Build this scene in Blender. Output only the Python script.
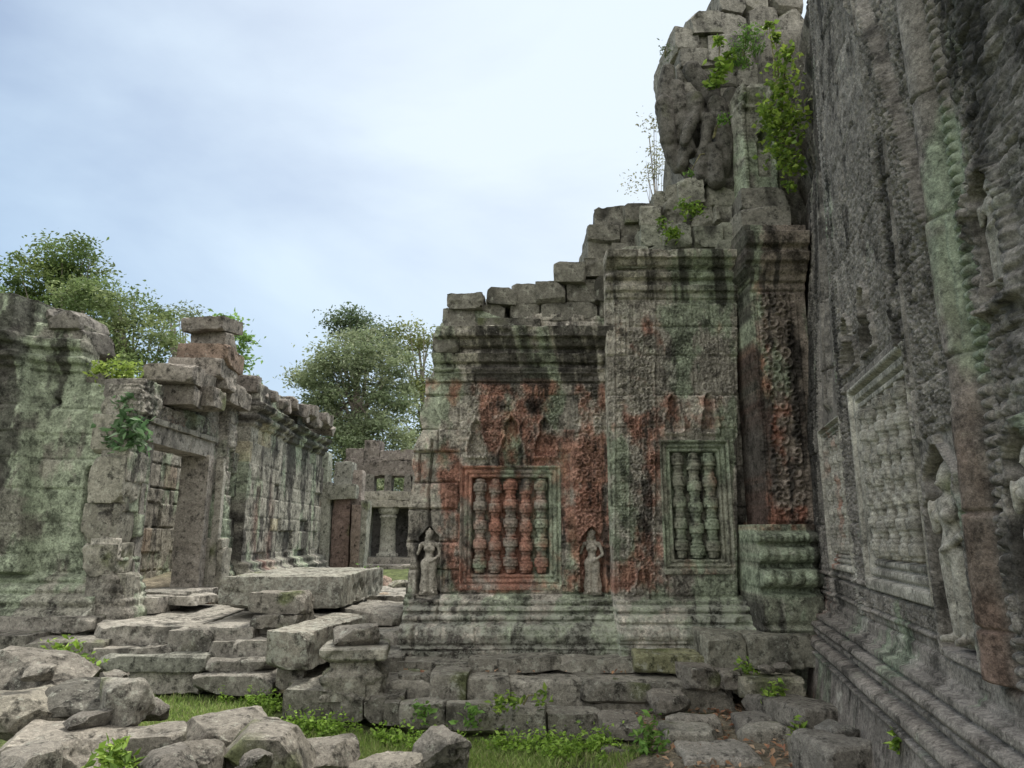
import bpy, bmesh, math, random
import numpy as np
from mathutils import Vector

# ------------------------------------------------------------------ camera, sky, sun, exposure
S = bpy.context.scene
for o in list(bpy.data.objects): bpy.data.objects.remove(o)
FOC, TH, EYE = 711.1, math.radians(12.0), 1.7
cam = bpy.data.objects.new('camera', bpy.data.cameras.new('camera'))
S.collection.objects.link(cam); S.camera = cam
cam.location = (0, 0, EYE); cam.rotation_euler = (math.pi/2 + TH, 0, 0)
cam.data.sensor_width = 36; cam.data.lens = 36*FOC/1024; cam.data.clip_end = 2000; cam.data.clip_start = .05
SUN_EL, SUN_AZ = 64.0, 28.0        # azimuth measured from +Y towards +X
w = bpy.data.worlds.new('World'); S.world = w; w.use_nodes = True
def build_world():
    nt = w.node_tree; N = nt.nodes; L = nt.links; N.clear()
    out = N.new('ShaderNodeOutputWorld'); bg = N.new('ShaderNodeBackground')
    sky = N.new('ShaderNodeTexSky'); sky.sky_type = 'NISHITA'; sky.sun_disc = False
    sky.sun_elevation = math.radians(SUN_EL); sky.sun_rotation = math.radians(SUN_AZ)
    sky.dust_density = 2.0; sky.air_density = 1.0
    tc = N.new('ShaderNodeTexCoord')
    mp = N.new('ShaderNodeMapping'); mp.inputs['Scale'].default_value = (1.0, 1.25, 2.0); mp.inputs['Rotation'].default_value = (.3, .5, .35)
    L.new(tc.outputs['Generated'], mp.inputs[0])
    n1 = N.new('ShaderNodeTexNoise'); n1.inputs['Scale'].default_value = 1.45; n1.inputs['Detail'].default_value = 9; n1.inputs['Roughness'].default_value = .52; n1.inputs['Distortion'].default_value = .35
    L.new(mp.outputs[0], n1.inputs['Vector'])
    # thin cloud veil, thicker towards the sun
    vd = N.new('ShaderNodeVectorMath'); vd.operation = 'DOT_PRODUCT'
    el, az = math.radians(SUN_EL-14), math.radians(SUN_AZ)
    vd.inputs[1].default_value = (math.sin(az)*math.cos(el), math.cos(az)*math.cos(el), math.sin(el))
    L.new(tc.outputs['Generated'], vd.inputs[0])
    r2 = N.new('ShaderNodeMapRange'); r2.inputs[1].default_value = .42; r2.inputs[2].default_value = 1.0; r2.inputs[3].default_value = 0; r2.inputs[4].default_value = .4
    L.new(vd.outputs['Value'], r2.inputs[0])
    r1 = N.new('ShaderNodeMapRange'); r1.inputs[1].default_value = .34; r1.inputs[2].default_value = .70; r1.inputs[3].default_value = .2; r1.inputs[4].default_value = .9
    L.new(n1.outputs['Fac'], r1.inputs[0])
    ad = N.new('ShaderNodeMath'); ad.operation = 'ADD'; ad.use_clamp = True
    L.new(r1.outputs[0], ad.inputs[0]); L.new(r2.outputs[0], ad.inputs[1])
    # cloud brightness grows towards the hidden sun
    cm = N.new('ShaderNodeMix'); cm.data_type = 'RGBA'
    cm.inputs['A'].default_value = (3.9, 5.5, 7.1, 1); cm.inputs['B'].default_value = (6.1, 6.9, 7.7, 1)
    r3 = N.new('ShaderNodeMapRange'); r3.inputs[1].default_value = .35; r3.inputs[2].default_value = .85
    L.new(vd.outputs['Value'], r3.inputs[0]); L.new(r3.outputs[0], cm.inputs['Factor'])
    mx = N.new('ShaderNodeMix'); mx.data_type = 'RGBA'
    L.new(ad.outputs[0], mx.inputs['Factor']); L.new(sky.outputs[0], mx.inputs['A']); L.new(cm.outputs['Result'], mx.inputs['B'])
    # added sky brightness overhead and behind the viewer, to light the stone
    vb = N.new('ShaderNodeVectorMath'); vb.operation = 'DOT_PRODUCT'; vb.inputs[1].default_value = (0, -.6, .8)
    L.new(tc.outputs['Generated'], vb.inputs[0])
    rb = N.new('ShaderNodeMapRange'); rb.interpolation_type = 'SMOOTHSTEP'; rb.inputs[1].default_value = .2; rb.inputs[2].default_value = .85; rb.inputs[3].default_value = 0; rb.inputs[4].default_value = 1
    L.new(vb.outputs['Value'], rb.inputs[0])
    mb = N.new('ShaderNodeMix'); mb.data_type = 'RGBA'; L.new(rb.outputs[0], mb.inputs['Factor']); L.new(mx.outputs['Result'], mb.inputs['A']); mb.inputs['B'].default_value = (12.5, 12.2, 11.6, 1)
    bg.inputs['Strength'].default_value = .1
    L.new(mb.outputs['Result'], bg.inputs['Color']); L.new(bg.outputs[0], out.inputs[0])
build_world()
sl = bpy.data.lights.new('sun', 'SUN'); sl.energy = 3.2; sl.angle = math.radians(10); sl.color = (1, .95, .86)
sun = bpy.data.objects.new('sun', sl); S.collection.objects.link(sun)
sun.location = (0, 0, 40)
sun.rotation_euler = (-math.radians(90-SUN_EL), 0, -math.radians(SUN_AZ))
S.view_settings.view_transform = 'Standard'; S.view_settings.look = 'None'; S.view_settings.gamma = 1
S.view_settings.exposure = 0.48; S.view_settings.use_curve_mapping = False
S.render.engine = 'CYCLES'; S.cycles.max_bounces = 6; S.cycles.diffuse_bounces = 4
try: S.cycles.use_denoising = True
except Exception: pass

# ------------------------------------------------------------------ pixel <-> world helpers
CT, ST = math.cos(TH), math.sin(TH)
def ray(x, y):
    a = (x-512)/FOC; b = (384-y)/FOC; d = CT - b*ST
    return a/d, (ST + b*CT)/d
def onY(x, y, Y):
    a, k = ray(x, y); return (a*Y, Y, EYE + k*Y)
def zY(y, Y): return EYE + ray(512, y)[1]*Y
def Yz(y, z): return (z-EYE)/ray(512, y)[1]
def proj(P):
    X, Y, Z = P[:, 0], P[:, 1], P[:, 2]-EYE
    d = np.maximum(Y*CT + Z*ST, .05); u = -Y*ST + Z*CT
    return 512 + FOC*X/d, 384 - FOC*u/d

# ------------------------------------------------------------------ noise
def _h(ix, iy, iz, seed):
    h = (ix.astype(np.int64)*374761393 + iy.astype(np.int64)*668265263 + iz.astype(np.int64)*2147483647*7 + seed*1274126177) & 0xffffffff
    h = ((h ^ (h >> 13))*1274126177) & 0xffffffff
    h = ((h ^ (h >> 16))*2246822519) & 0xffffffff
    h = h ^ (h >> 15)
    return (h & 0xffffff)/float(0x1000000)
def vnoise(x, y, z, seed=0):
    x, y, z = np.broadcast_arrays(np.asarray(x, float), np.asarray(y, float), np.asarray(z, float))
    xi, yi, zi = np.floor(x), np.floor(y), np.floor(z)
    fx, fy, fz = x-xi, y-yi, z-zi
    fx = fx*fx*(3-2*fx); fy = fy*fy*(3-2*fy); fz = fz*fz*(3-2*fz)
    r = 0
    for a in (0, 1):
        for b in (0, 1):
            for c in (0, 1):
                wgt = (fx if a else 1-fx)*(fy if b else 1-fy)*(fz if c else 1-fz)
                r = r + wgt*_h(xi+a, yi+b, zi+c, seed)
    return r*2-1
def fbm(x, y, z=0., oc=4, seed=0, g=.5):
    r = 0; a = 1; f = 1; t = 0
    for i in range(oc):
        r = r + a*vnoise(x*f+i*17.3, y*f+i*5.1, np.asarray(z)*f, seed+i); t += a; a *= g; f *= 2.03
    return r/t
def sm(a, b, x):
    t = np.clip((x-a)/(b-a), 0, 1); return t*t*(3-2*t)
def wor(u, v, seed=0):
    ui, vi = np.floor(u), np.floor(v)
    F1 = np.full(u.shape, 9.); F2 = F1.copy(); A = np.zeros(u.shape); I = np.zeros(u.shape)
    z0 = np.zeros(u.shape)
    for a in (-1, 0, 1):
        for b in (-1, 0, 1):
            jx = _h(ui+a, vi+b, z0, seed); jy = _h(ui+a, vi+b, z0+1, seed)
            dx = u-(ui+a+.15+.7*jx); dy = v-(vi+b+.15+.7*jy); d = np.hypot(dx, dy)
            m = d < F1
            F2 = np.where(m, F1, np.minimum(F2, d)); A = np.where(m, np.arctan2(dy, dx), A)
            I = np.where(m, _h(ui+a, vi+b, z0+2, seed), I); F1 = np.where(m, d, F1)
    return F1, F2, A, I
def scroll(u, v, s, seed=1):            # carved scrollwork: a field of little spirals
    F1, F2, A, I = wor(u/s, v/s, seed)
    sg = np.where(I > .5, 1., -1.)
    return (.5+.5*np.cos(F1*13 + sg*A))*(1-sm(.45, .75, F1)) + .6*sm(.0, .12, F2-F1)*.5
def lumps(u, v, s, seed=1):             # deep carved leaves
    F1, F2, A, I = wor(u/s, v/s*.8, seed)
    return np.sqrt(np.clip(1-(F1/.72)**2, 0, 1))*(.55+.45*I) * sm(0, .16, F2-F1) + .12*np.cos(A*5)*sm(.05, .3, F1)
def roset(u, v, s):
    a = u/s % 1-.5; b = v/s % 1-.5; r = np.hypot(a, b); t = np.arctan2(b, a)
    return np.where(r < .14, 1., 0)*.9 + (sm(.47, .40, r)-sm(.24, .18, r))*(.55+.45*np.cos(6*t))
def beads(v, s): return np.sqrt(np.clip(1-((v/s % 1-.5)/.46)**2, 0, 1))

# ------------------------------------------------------------------ mesh helpers
def link(o): S.collection.objects.link(o); return o
def mesh_np(name, V, faces, mat, parent=None, col=None, smooth=True, loc=None):
    V = np.asarray(V, np.float32)
    used = np.unique(np.concatenate([f.ravel() for f in faces]))
    rm = np.full(len(V), -1, np.int64); rm[used] = np.arange(len(used)); V = V[used]
    me = bpy.data.meshes.new(name)
    me.vertices.add(len(V)); me.vertices.foreach_set('co', V.ravel())
    li = np.concatenate([rm[f].ravel() for f in faces]).astype(np.int32)
    tot = np.concatenate([np.full(len(f), f.shape[1]) for f in faces]).astype(np.int32)
    st = np.concatenate([[0], np.cumsum(tot)[:-1]]).astype(np.int32)
    me.loops.add(len(li)); me.loops.foreach_set('vertex_index', li)
    me.polygons.add(len(tot)); me.polygons.foreach_set('loop_start', st); me.polygons.foreach_set('loop_total', tot)
    me.polygons.foreach_set('use_smooth', np.full(len(tot), smooth, bool))
    me.update(calc_edges=True); me.validate()
    if col is not None:
        ca = me.color_attributes.new('Col', 'FLOAT_COLOR', 'POINT')
        c = np.ones((len(V), 4), np.float32); cc = np.asarray(col)[used]; c[:, :cc.shape[1]] = cc
        if cc.shape[1] == 3: c[:, 3] = .5
        ca.data.foreach_set('color', c.ravel())
    if mat: me.materials.append(mat)
    o = bpy.data.objects.new(name, me)
    if loc is not None: o.location = loc
    if parent is not None: o.parent = parent
    return link(o)
def thing(name, label, cat, loc=(0, 0, 0), group=None):
    o = bpy.data.objects.new(name, None); link(o); o.location = loc; o.empty_display_size = .2
    o['label'] = label; o['category'] = cat
    if group: o['group'] = group
    return o
def tag(o, label=None, cat=None, group=None, kind=None):
    for k, v in (('label', label), ('category', cat), ('group', group), ('kind', kind)):
        if v: o[k] = v
    return o
def setparent(o, p):        # parent without moving (parents only ever translate)
    w_ = Vector((0, 0, 0)); q = p
    while q is not None: w_ += q.location; q = q.parent
    o.parent = p; o.location = o.location - w_; return o

# ------------------------------------------------------------------ materials
def nodes(name):
    m = bpy.data.materials.new(name); m.use_nodes = True; N = m.node_tree.nodes; N.clear(); return m, N, m.node_tree.links
def stone_material(name, bump=1.0, lichen=(.42, .43, .37), contrast=1.0, crust=(.50, .61, .38), spot=(.53, .62, .5), gain=1.2):
    m, N, L = nodes(name)
    out = N.new('ShaderNodeOutputMaterial'); b = N.new('ShaderNodeBsdfPrincipled'); L.new(b.outputs[0], out.inputs[0])
    b.inputs['Roughness'].default_value = .93; b.inputs['Specular IOR Level'].default_value = .18
    at = N.new('ShaderNodeAttribute'); at.attribute_name = 'Col'
    tc = N.new('ShaderNodeTexCoord')
    def noise(sc, det, rough=.6, vec=None):
        n = N.new('ShaderNodeTexNoise'); n.inputs['Scale'].default_value = sc; n.inputs['Detail'].default_value = det; n.inputs['Roughness'].default_value = rough
        L.new(vec or tc.outputs['Object'], n.inputs['Vector']); return n.outputs['Fac']
    def rng(x, a, bb, c, d):
        r = N.new('ShaderNodeMapRange'); r.inputs[1].default_value = a; r.inputs[2].default_value = bb; r.inputs[3].default_value = c; r.inputs[4].default_value = d
        L.new(x, r.inputs[0]); return r.outputs[0]
    def math_(op, x, y):
        r = N.new('ShaderNodeMath'); r.operation = op
        for i, q in enumerate((x, y)):
            if isinstance(q, (int, float)): r.inputs[i].default_value = q
            else: L.new(q, r.inputs[i])
        return r.outputs[0]
    n1 = noise(5.5, 8, .7); n2 = noise(34, 8, .75); n3 = noise(120, 3, .7); n4 = noise(3.3, 11, .78); n5 = noise(13, 9, .74)
    k = math_('MULTIPLY', rng(n1, .3, .7, 1-.5*contrast, 1+.5*contrast), rng(n2, .3, .7, 1-.55*contrast, 1+.5*contrast))
    k = math_('MULTIPLY', k, rng(n3, .3, .7, .7, 1.3))
    k = math_('MULTIPLY', k, rng(n4, crust[0], crust[1], 1, crust[2])); k = math_('MULTIPLY', k, rng(n5, spot[0], spot[1], 1, spot[2])); k = math_('MULTIPLY', k, gain)
    mul = N.new('ShaderNodeMix'); mul.data_type = 'RGBA'; mul.blend_type = 'MULTIPLY'; mul.inputs['Factor'].default_value = 1
    cmb = N.new('ShaderNodeCombineColor')
    for i in range(3): L.new(k, cmb.inputs[i])
    L.new(at.outputs['Color'], mul.inputs['A']); L.new(cmb.outputs[0], mul.inputs['B'])
    # pale crusty lichen rosettes with shapes of their own
    l1 = noise(10, 8, .7); l2 = noise(29, 5, .68)
    la = rng(at.outputs['Alpha'], 0, 1, .74, .44)
    f1 = math_('MULTIPLY', math_('SUBTRACT', math_('ADD', math_('MULTIPLY', l1, .6), math_('MULTIPLY', l2, .4)), la), 14); 
    cl = N.new('ShaderNodeClamp'); L.new(f1, cl.inputs[0])
    f2 = math_('MULTIPLY', cl.outputs[0], .62)
    mx = N.new('ShaderNodeMix'); mx.data_type = 'RGBA'; L.new(f2, mx.inputs['Factor']); L.new(mul.outputs['Result'], mx.inputs['A']); mx.inputs['B'].default_value = (*lichen, 1)
    L.new(mx.outputs['Result'], b.inputs['Base Color'])
    bp = N.new('ShaderNodeBump'); bp.inputs['Strength'].default_value = .75*bump; bp.inputs['Distance'].default_value = .02
    hgt = math_('ADD', math_('ADD', math_('MULTIPLY', n2, .9), math_('MULTIPLY', n5, 1.0)), math_('MULTIPLY', n3, .45))
    vo = N.new('ShaderNodeTexVoronoi'); vo.inputs['Scale'].default_value = 26; L.new(tc.outputs['Object'], vo.inputs['Vector'])
    hgt = math_('ADD', hgt, math_('MULTIPLY', rng(vo.outputs['Distance'], 0, .25, -.5, 0), .6))
    L.new(hgt, bp.inputs['Height']); L.new(bp.outputs[0], b.inputs['Normal'])
    return m
def leaf_material(name, trans=.35):
    m, N, L = nodes(name)
    out = N.new('ShaderNodeOutputMaterial'); b = N.new('ShaderNodeBsdfPrincipled'); b.inputs['Roughness'].default_value = .55; b.inputs['Specular IOR Level'].default_value = .3
    at = N.new('ShaderNodeAttribute'); at.attribute_name = 'Col'
    t = N.new('ShaderNodeBsdfTranslucent'); mx = N.new('ShaderNodeMixShader'); mx.inputs[0].default_value = trans
    L.new(at.outputs['Color'], b.inputs['Base Color']); L.new(at.outputs['Color'], t.inputs['Color'])
    L.new(b.outputs[0], mx.inputs[1]); L.new(t.outputs[0], mx.inputs[2]); L.new(mx.outputs[0], out.inputs[0])
    return m
M_WALL = stone_material('carved_sandstone', bump=1.3, contrast=1.15, crust=(.51, .60, .36), spot=(.535, .61, .45), gain=1.46)
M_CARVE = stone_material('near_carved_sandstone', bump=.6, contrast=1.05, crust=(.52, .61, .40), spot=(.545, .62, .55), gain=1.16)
M_ROCK = stone_material('weathered_sandstone', bump=1.0, contrast=.8, crust=(.51, .61, .34), spot=(.54, .62, .5), gain=1.03)
M_SOIL = stone_material('soil', bump=1.2, lichen=(.2, .19, .13))
M_LEAF = leaf_material('leaf'); M_GRASS = leaf_material('grass_blade', .4)
M_BARK = stone_material('bark', bump=1.2)

# ------------------------------------------------------------------ relief wall: a height field on a vertical plane
class Wall:
    """points O + u*U + v*Z + h*N ; everything below is authored in metres on that plane"""
    def __init__(s, O, U, N): s.O = np.array(O, float); s.U = np.array(U, float); s.N = np.array(N, float)
    def uv(s, x, y, h=0):         # the point of the plane seen at a photo position
        a, k = ray(x, y); d = np.array([a, 1, k]); C = np.array([0, 0, EYE]); O = s.O + s.N*h
        t = np.dot(O-C, s.N)/np.dot(d, s.N); P = C+d*t
        return float(np.dot(P-O, s.U)), float(P[2])
    def rect(s, x0, y0, x1, y1, h=0):
        a = s.uv(x0, (y0+y1)/2, h); b = s.uv(x1, (y0+y1)/2, h); m = (x0+x1)/2
        t, q = s.uv(m, y0, h)[1], s.uv(m, y1, h)[1]
        return min(a[0], b[0]), q, max(a[0], b[0]), t
    def build(s, name, us, vs, hf, cf, mat, parent, mask=None, thick=.5, back=False, edges=None):
        us = np.asarray(us); vs = np.asarray(vs)
        if edges is not None:
            e = np.array([z for z, _ in edges]); e = e[(e > vs[0]) & (e < vs[-1])]
            vs = np.array([z for z in vs if np.abs(e-z).min() > .0035]); vs = np.sort(np.concatenate([vs, e]))
        nu, nv = len(us), len(vs)
        Ug, Vg = np.meshgrid(us, vs); H = hf(Ug, Vg)
        P = s.O + Ug[..., None]*s.U + H[..., None]*s.N; P[..., 2] += Vg
        B = s.O + Ug[..., None]*s.U - thick*s.N; B[..., 2] += Vg
        px, py = proj(P.reshape(-1, 3)); C = cf(Ug, Vg, px.reshape(Ug.shape), py.reshape(Ug.shape), H)
        idx = np.arange(nu*nv).reshape(nv, nu)
        if mask is None: K = np.ones((nv-1, nu-1), bool)
        else: K = mask((Ug[1:, 1:]+Ug[:-1, :-1])/2, (Vg[1:, 1:]+Vg[:-1, :-1])/2)
        a, b, c, d = idx[:-1, :-1], idx[:-1, 1:], idx[1:, 1:], idx[1:, :-1]
        if np.dot(np.cross(s.U, [0, 0, 1]), s.N) < 0: a, b, c, d = b, a, d, c
        F = [np.stack([a, b, c, d], -1)[K]]
        off = nu*nv; Kp = np.pad(K, 1)
        flip = np.dot(np.cross(s.U, [0, 0, 1]), s.N) < 0
        i0, i1, i2, i3 = idx[:-1, :-1], idx[:-1, 1:], idx[1:, 1:], idx[1:, :-1]
        for nb, (e0, e1) in ((Kp[:-2, 1:-1], (i1, i0)), (Kp[2:, 1:-1], (i3, i2)), (Kp[1:-1, :-2], (i0, i3)), (Kp[1:-1, 2:], (i2, i1))):
            m = K & ~nb; q = np.stack([e0[m], e1[m], e1[m]+off, e0[m]+off], -1)
            if len(q): F.append(q[:, ::-1] if flip else q)
        if back: F.append(np.stack([a, b, c, d], -1)[K][:, ::-1]+off)
        C = C.reshape(-1, C.shape[-1])
        return mesh_np(name, np.concatenate([P.reshape(-1, 3), B.reshape(-1, 3)]), F, mat, parent, np.concatenate([C, C]))

def masonry(u, v, hs, wmin, wmax, seed, jw=.012):
    """course/joint pattern -> (groove 0..1, block random, second random, centre u, centre v)"""
    rs = np.random.RandomState(seed); lo, hi = u.min()-1, u.max()+1
    edges = [v.min()-.6]
    while edges[-1] < v.max()+.6: edges.append(edges[-1]+hs*rs.uniform(.75, 1.3))
    edges = np.array(edges); ci = np.clip(np.searchsorted(edges, v)-1, 0, len(edges)-2)
    dv = np.minimum(v-edges[ci], edges[ci+1]-v); cv = (edges[ci]+edges[ci+1])/2
    du = np.full(u.shape, 9.); bid = np.zeros(u.shape); cu = np.zeros(u.shape); rv = rs.rand(len(edges), 400, 2); b2 = np.zeros(u.shape)
    for c in np.unique(ci):
        j = [lo+rs.uniform(0, wmax)]
        while j[-1] < hi: j.append(j[-1]+rs.uniform(wmin, wmax))
        j = np.array(j); m = ci == c; uu = u[m]; k = np.clip(np.searchsorted(j, uu)-1, 0, len(j)-2)
        du[m] = np.minimum(np.abs(uu-j[k]), np.abs(j[k+1]-uu)); bid[m] = rv[c, k % 400, 0]; b2[m] = rv[c, k % 400, 1]; cu[m] = (j[k]+j[k+1])/2
    wob = jw*(1+.9*vnoise(u*9, v*9, 0, seed))
    return 1-sm(.35, 1.6, np.minimum(du, dv)/wob), bid, b2, cu, cv

def box(u, v, r): # signed distance to rect, negative inside
    cx, cy, hx, hy = (r[0]+r[2])/2, (r[1]+r[3])/2, (r[2]-r[0])/2, (r[3]-r[1])/2
    return np.maximum(np.abs(u-cx)-hx, np.abs(v-cy)-hy)
def arch(u, v, r):   # niche with a pointed, lobed head
    cx = (r[0]+r[2])/2; hw = (r[2]-r[0])/2; t = np.clip((v-r[1])/(r[3]-r[1]), -.5, 1.5)
    wd = np.where(t < .7, 1., np.sqrt(np.clip((1-t)/.3, 0, 1))*(1-.18*np.sin(np.clip((t-.7)/.3, 0, 1)*9)))*hw
    return np.maximum(np.maximum(np.abs(u-cx)-wd, r[1]-v), v-r[3])
def drop(u, v, r):   # outline left where a seated figure was chiselled away
    cx = (r[0]+r[2])/2; hw = (r[2]-r[0])/2; t = np.clip((v-r[1])/(r[3]-r[1]), 0, 1)
    wd = hw*np.interp(t, [0, .2, .45, .6, .75, .9, 1], [.95, 1, .75, .45, .55, .4, .02])
    return np.maximum(np.maximum(np.abs(u-cx)-wd, r[1]-v), v-r[3])
def reg(px, py, x0, y0, x1, y1, s=10): return sm(x0-s, x0+s, px)*sm(x1+s, x1-s, px)*sm(y0-s, y0+s, py)*sm(y1+s, y1-s, py)
def mixc(C, col, f): f = np.clip(f, 0, 1)[..., None]; return C*(1-f)+np.array(col)*f
def prof(v, pts):    # moulding profile, pts = [(z, h), ...]
    z, h = zip(*pts); return np.interp(v, z, h)
GREY, GREEN, BLACK, RED, PALE, BROWN = (.325, .303, .262), (.235, .275, .20), (.045, .042, .039), (.30, .125, .085), (.42, .41, .355), (.15, .09, .065)

def wallcol(u, v, bid, seed, base=GREY, green=.4, black=.5, red=0., pale=.3, streak=5.):
    C = np.ones(u.shape+(3,))*np.array(base)
    C = C*(.72+.5*bid+.22*fbm(u*1.3, v*1.3, seed, 4, seed))[..., None]
    n = fbm(u*2.4, v*1.1, 3.+seed, 6, seed+1, .62); C = mixc(C, GREEN, sm(.14-green*.5, .34-green*.5, n)*.8)
    n = fbm(u*3.1, v*2.2, 7.+seed, 6, seed+2, .65); C = mixc(C, PALE, sm(.5-pale*.5, .65-pale*.5, n)*.6)
    if red is not 0.:
        n = fbm(u*2.8, v*1.6, 9.+seed, 6, seed+3, .65)+fbm(u*13, v*9, 3., 4, seed+5, .6)*.3; C = mixc(C, RED, sm(.22, -.26, n-(np.asarray(red)-.70)*.95)*.72*sm(.02, .3, np.asarray(red)))
    n = fbm(u*streak, v*.6, 11.+seed, 6, seed+4, .6)+.35*fbm(u*9, v*6, 2., 5, seed+8, .65); C = mixc(C, BLACK, sm(.36-np.asarray(black)*.55, .58-np.asarray(black)*.55, n)*.85)
    return C
def rgba(C, a): return np.concatenate([C, np.broadcast_to(np.asarray(a, float), C.shape[:-1])[..., None]], -1)

# ------------------------------------------------------------------ stones
def rock_np(size, seed, res=.035, rnd=.05, chips=7, chip=.16, rough=.03, fine=.008):
    rs = np.random.RandomState(seed); s = np.array(size, float); n = np.clip(np.ceil(s/res).astype(int), 3, 90)
    pts = []; quads = []; base = 0
    for ax in range(3):
        b, c = (ax+1) % 3, (ax+2) % 3
        for side in (0, 1):
            I, J = np.meshgrid(np.arange(n[b]+1), np.arange(n[c]+1), indexing='ij')
            q = np.zeros(I.shape+(3,), int); q[..., ax] = side*n[ax]; q[..., b] = I; q[..., c] = J
            k = np.arange(I.size).reshape(I.shape)+base; base += I.size
            f = np.stack([k[:-1, :-1], k[1:, :-1], k[1:, 1:], k[:-1, 1:]], -1).reshape(-1, 4)
            quads.append(f if side else f[:, ::-1]); pts.append(q.reshape(-1, 3))
    pts = np.concatenate(pts); uq, inv = np.unique(pts, axis=0, return_inverse=True); inv = inv.ravel()
    F = inv[np.concatenate(quads)]
    P = (uq/n-.5)*s; r = min(rnd, s.min()*.45)
    q = np.clip(P, -(s/2-r), s/2-r); D = P-q; ln = np.linalg.norm(D, axis=1, keepdims=True); P = q+D/np.maximum(ln, 1e-9)*r
    Nn = D/np.maximum(ln, 1e-9)
    for i in range(chips):
        d = rs.normal(size=3); j = rs.randint(3)
        if i % 3: d = np.sign(d)*rs.uniform(.5, 1, 3); d[j] *= rs.uniform(0, .5) if i % 2 else 1
        d = d/np.maximum(s, .15)**.6; d /= np.linalg.norm(d); h = (P@d).max(); lim = h*(1-rs.uniform(.15, 1)*chip)
        ov = P@d-lim; m = ov > 0; P[m] -= ov[m, None]*d; Nn[m] = d
    o = rs.uniform(0, 50, 3); f = 1.1/max(s.mean(), .25)
    for a in range(3): P[:, a] += rough*.8*fbm(P[:, 0]*f+o[0], P[:, 1]*f+o[1], P[:, 2]*f+o[2]+a*9, 2, seed+a)
    g = fbm(P[:, 0]*4+o[1], P[:, 1]*4+o[2], P[:, 2]*4+o[0], 5, seed+7, .6)
    g2 = fbm(P[:, 0]*3.+o[2], P[:, 1]*3.+o[0], P[:, 2]*3.+o[1], 4, seed+17, .55)
    P += Nn*(g*(fine*2.4+rough*.35)-sm(.24, .36, g2)*(.014+rough*.4))[:, None]
    return P, F, Nn
def stonecol(P, seed, tone=(.25, .235, .205), moss=.15, black=.25, lich=.45, Nn=None):
    x, y, z = P.T; C = np.ones((len(P), 3))*np.array(tone)*1.28*(.85+.3*np.random.RandomState(seed).rand())
    C = C*(1+.3*fbm(x*2.5, y*2.5, z*2.5+seed, 4, seed))[:, None]
    C = mixc(C, (.10, .12, .045), sm(.45-moss*.6, .75-moss*.6, fbm(x*2.2, y*2.2, z*2.2+seed*3.1, 4, seed+1))*.8)
    C = mixc(C, (.05, .048, .043), sm(.5-black*.6, .8-black*.6, fbm(x*3, y*3, z*1.6+seed*1.7, 4, seed+2))*.8)
    return np.concatenate([C, np.full((len(P), 1), lich)], 1)
def stone(name, loc, size, seed, parent=None, rot=(0, 0, 0), mat=None, tone=(.25, .235, .205), moss=.15, black=.25, lich=.45, **kw):
    P, F, Nn = rock_np(size, seed, **kw); col = stonecol(P+np.array(loc)*.37, seed, tone, moss, black, lich)
    o = mesh_np(name, P, [F], mat or M_ROCK, None, col, loc=loc); o.rotation_euler = rot
    o.data.set_sharp_from_angle(angle=math.radians(24))
    if parent is not None: setparent(o, parent)
    return o
def face_block(name, x0, y0, x1, y1, Y, depth, seed, parent=None, **kw):
    """block whose front face, at distance Y, spans the given photo rectangle"""
    a = onY(x0, (y0+y1)/2, Y); b = onY(x1, (y0+y1)/2, Y); zt, zb = zY(y0, Y), zY(y1, Y)
    return stone(name, ((a[0]+b[0])/2, Y+depth/2, (zt+zb)/2), (b[0]-a[0], depth, zt-zb), seed, parent, **kw)
def slab(name, x0, x1, yb, yt, yf, Y, seed, parent=None, zext=0., **kw):
    """slab lying on the ground: back edge yb and front edge yt of its top, foot yf of its front face"""
    zt, zb = zY(yt, Y), zY(yf, Y)-zext; Yb = min(Yz(yb, zt), Y+3.5)
    X0, X1 = onY(x0, yt, Y)[0], onY(x1, yt, Y)[0]
    return stone(name, ((X0+X1)/2, (Y+Yb)/2, (zt+zb)/2), (X1-X0, Yb-Y, zt-zb), seed, parent, **kw)

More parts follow.
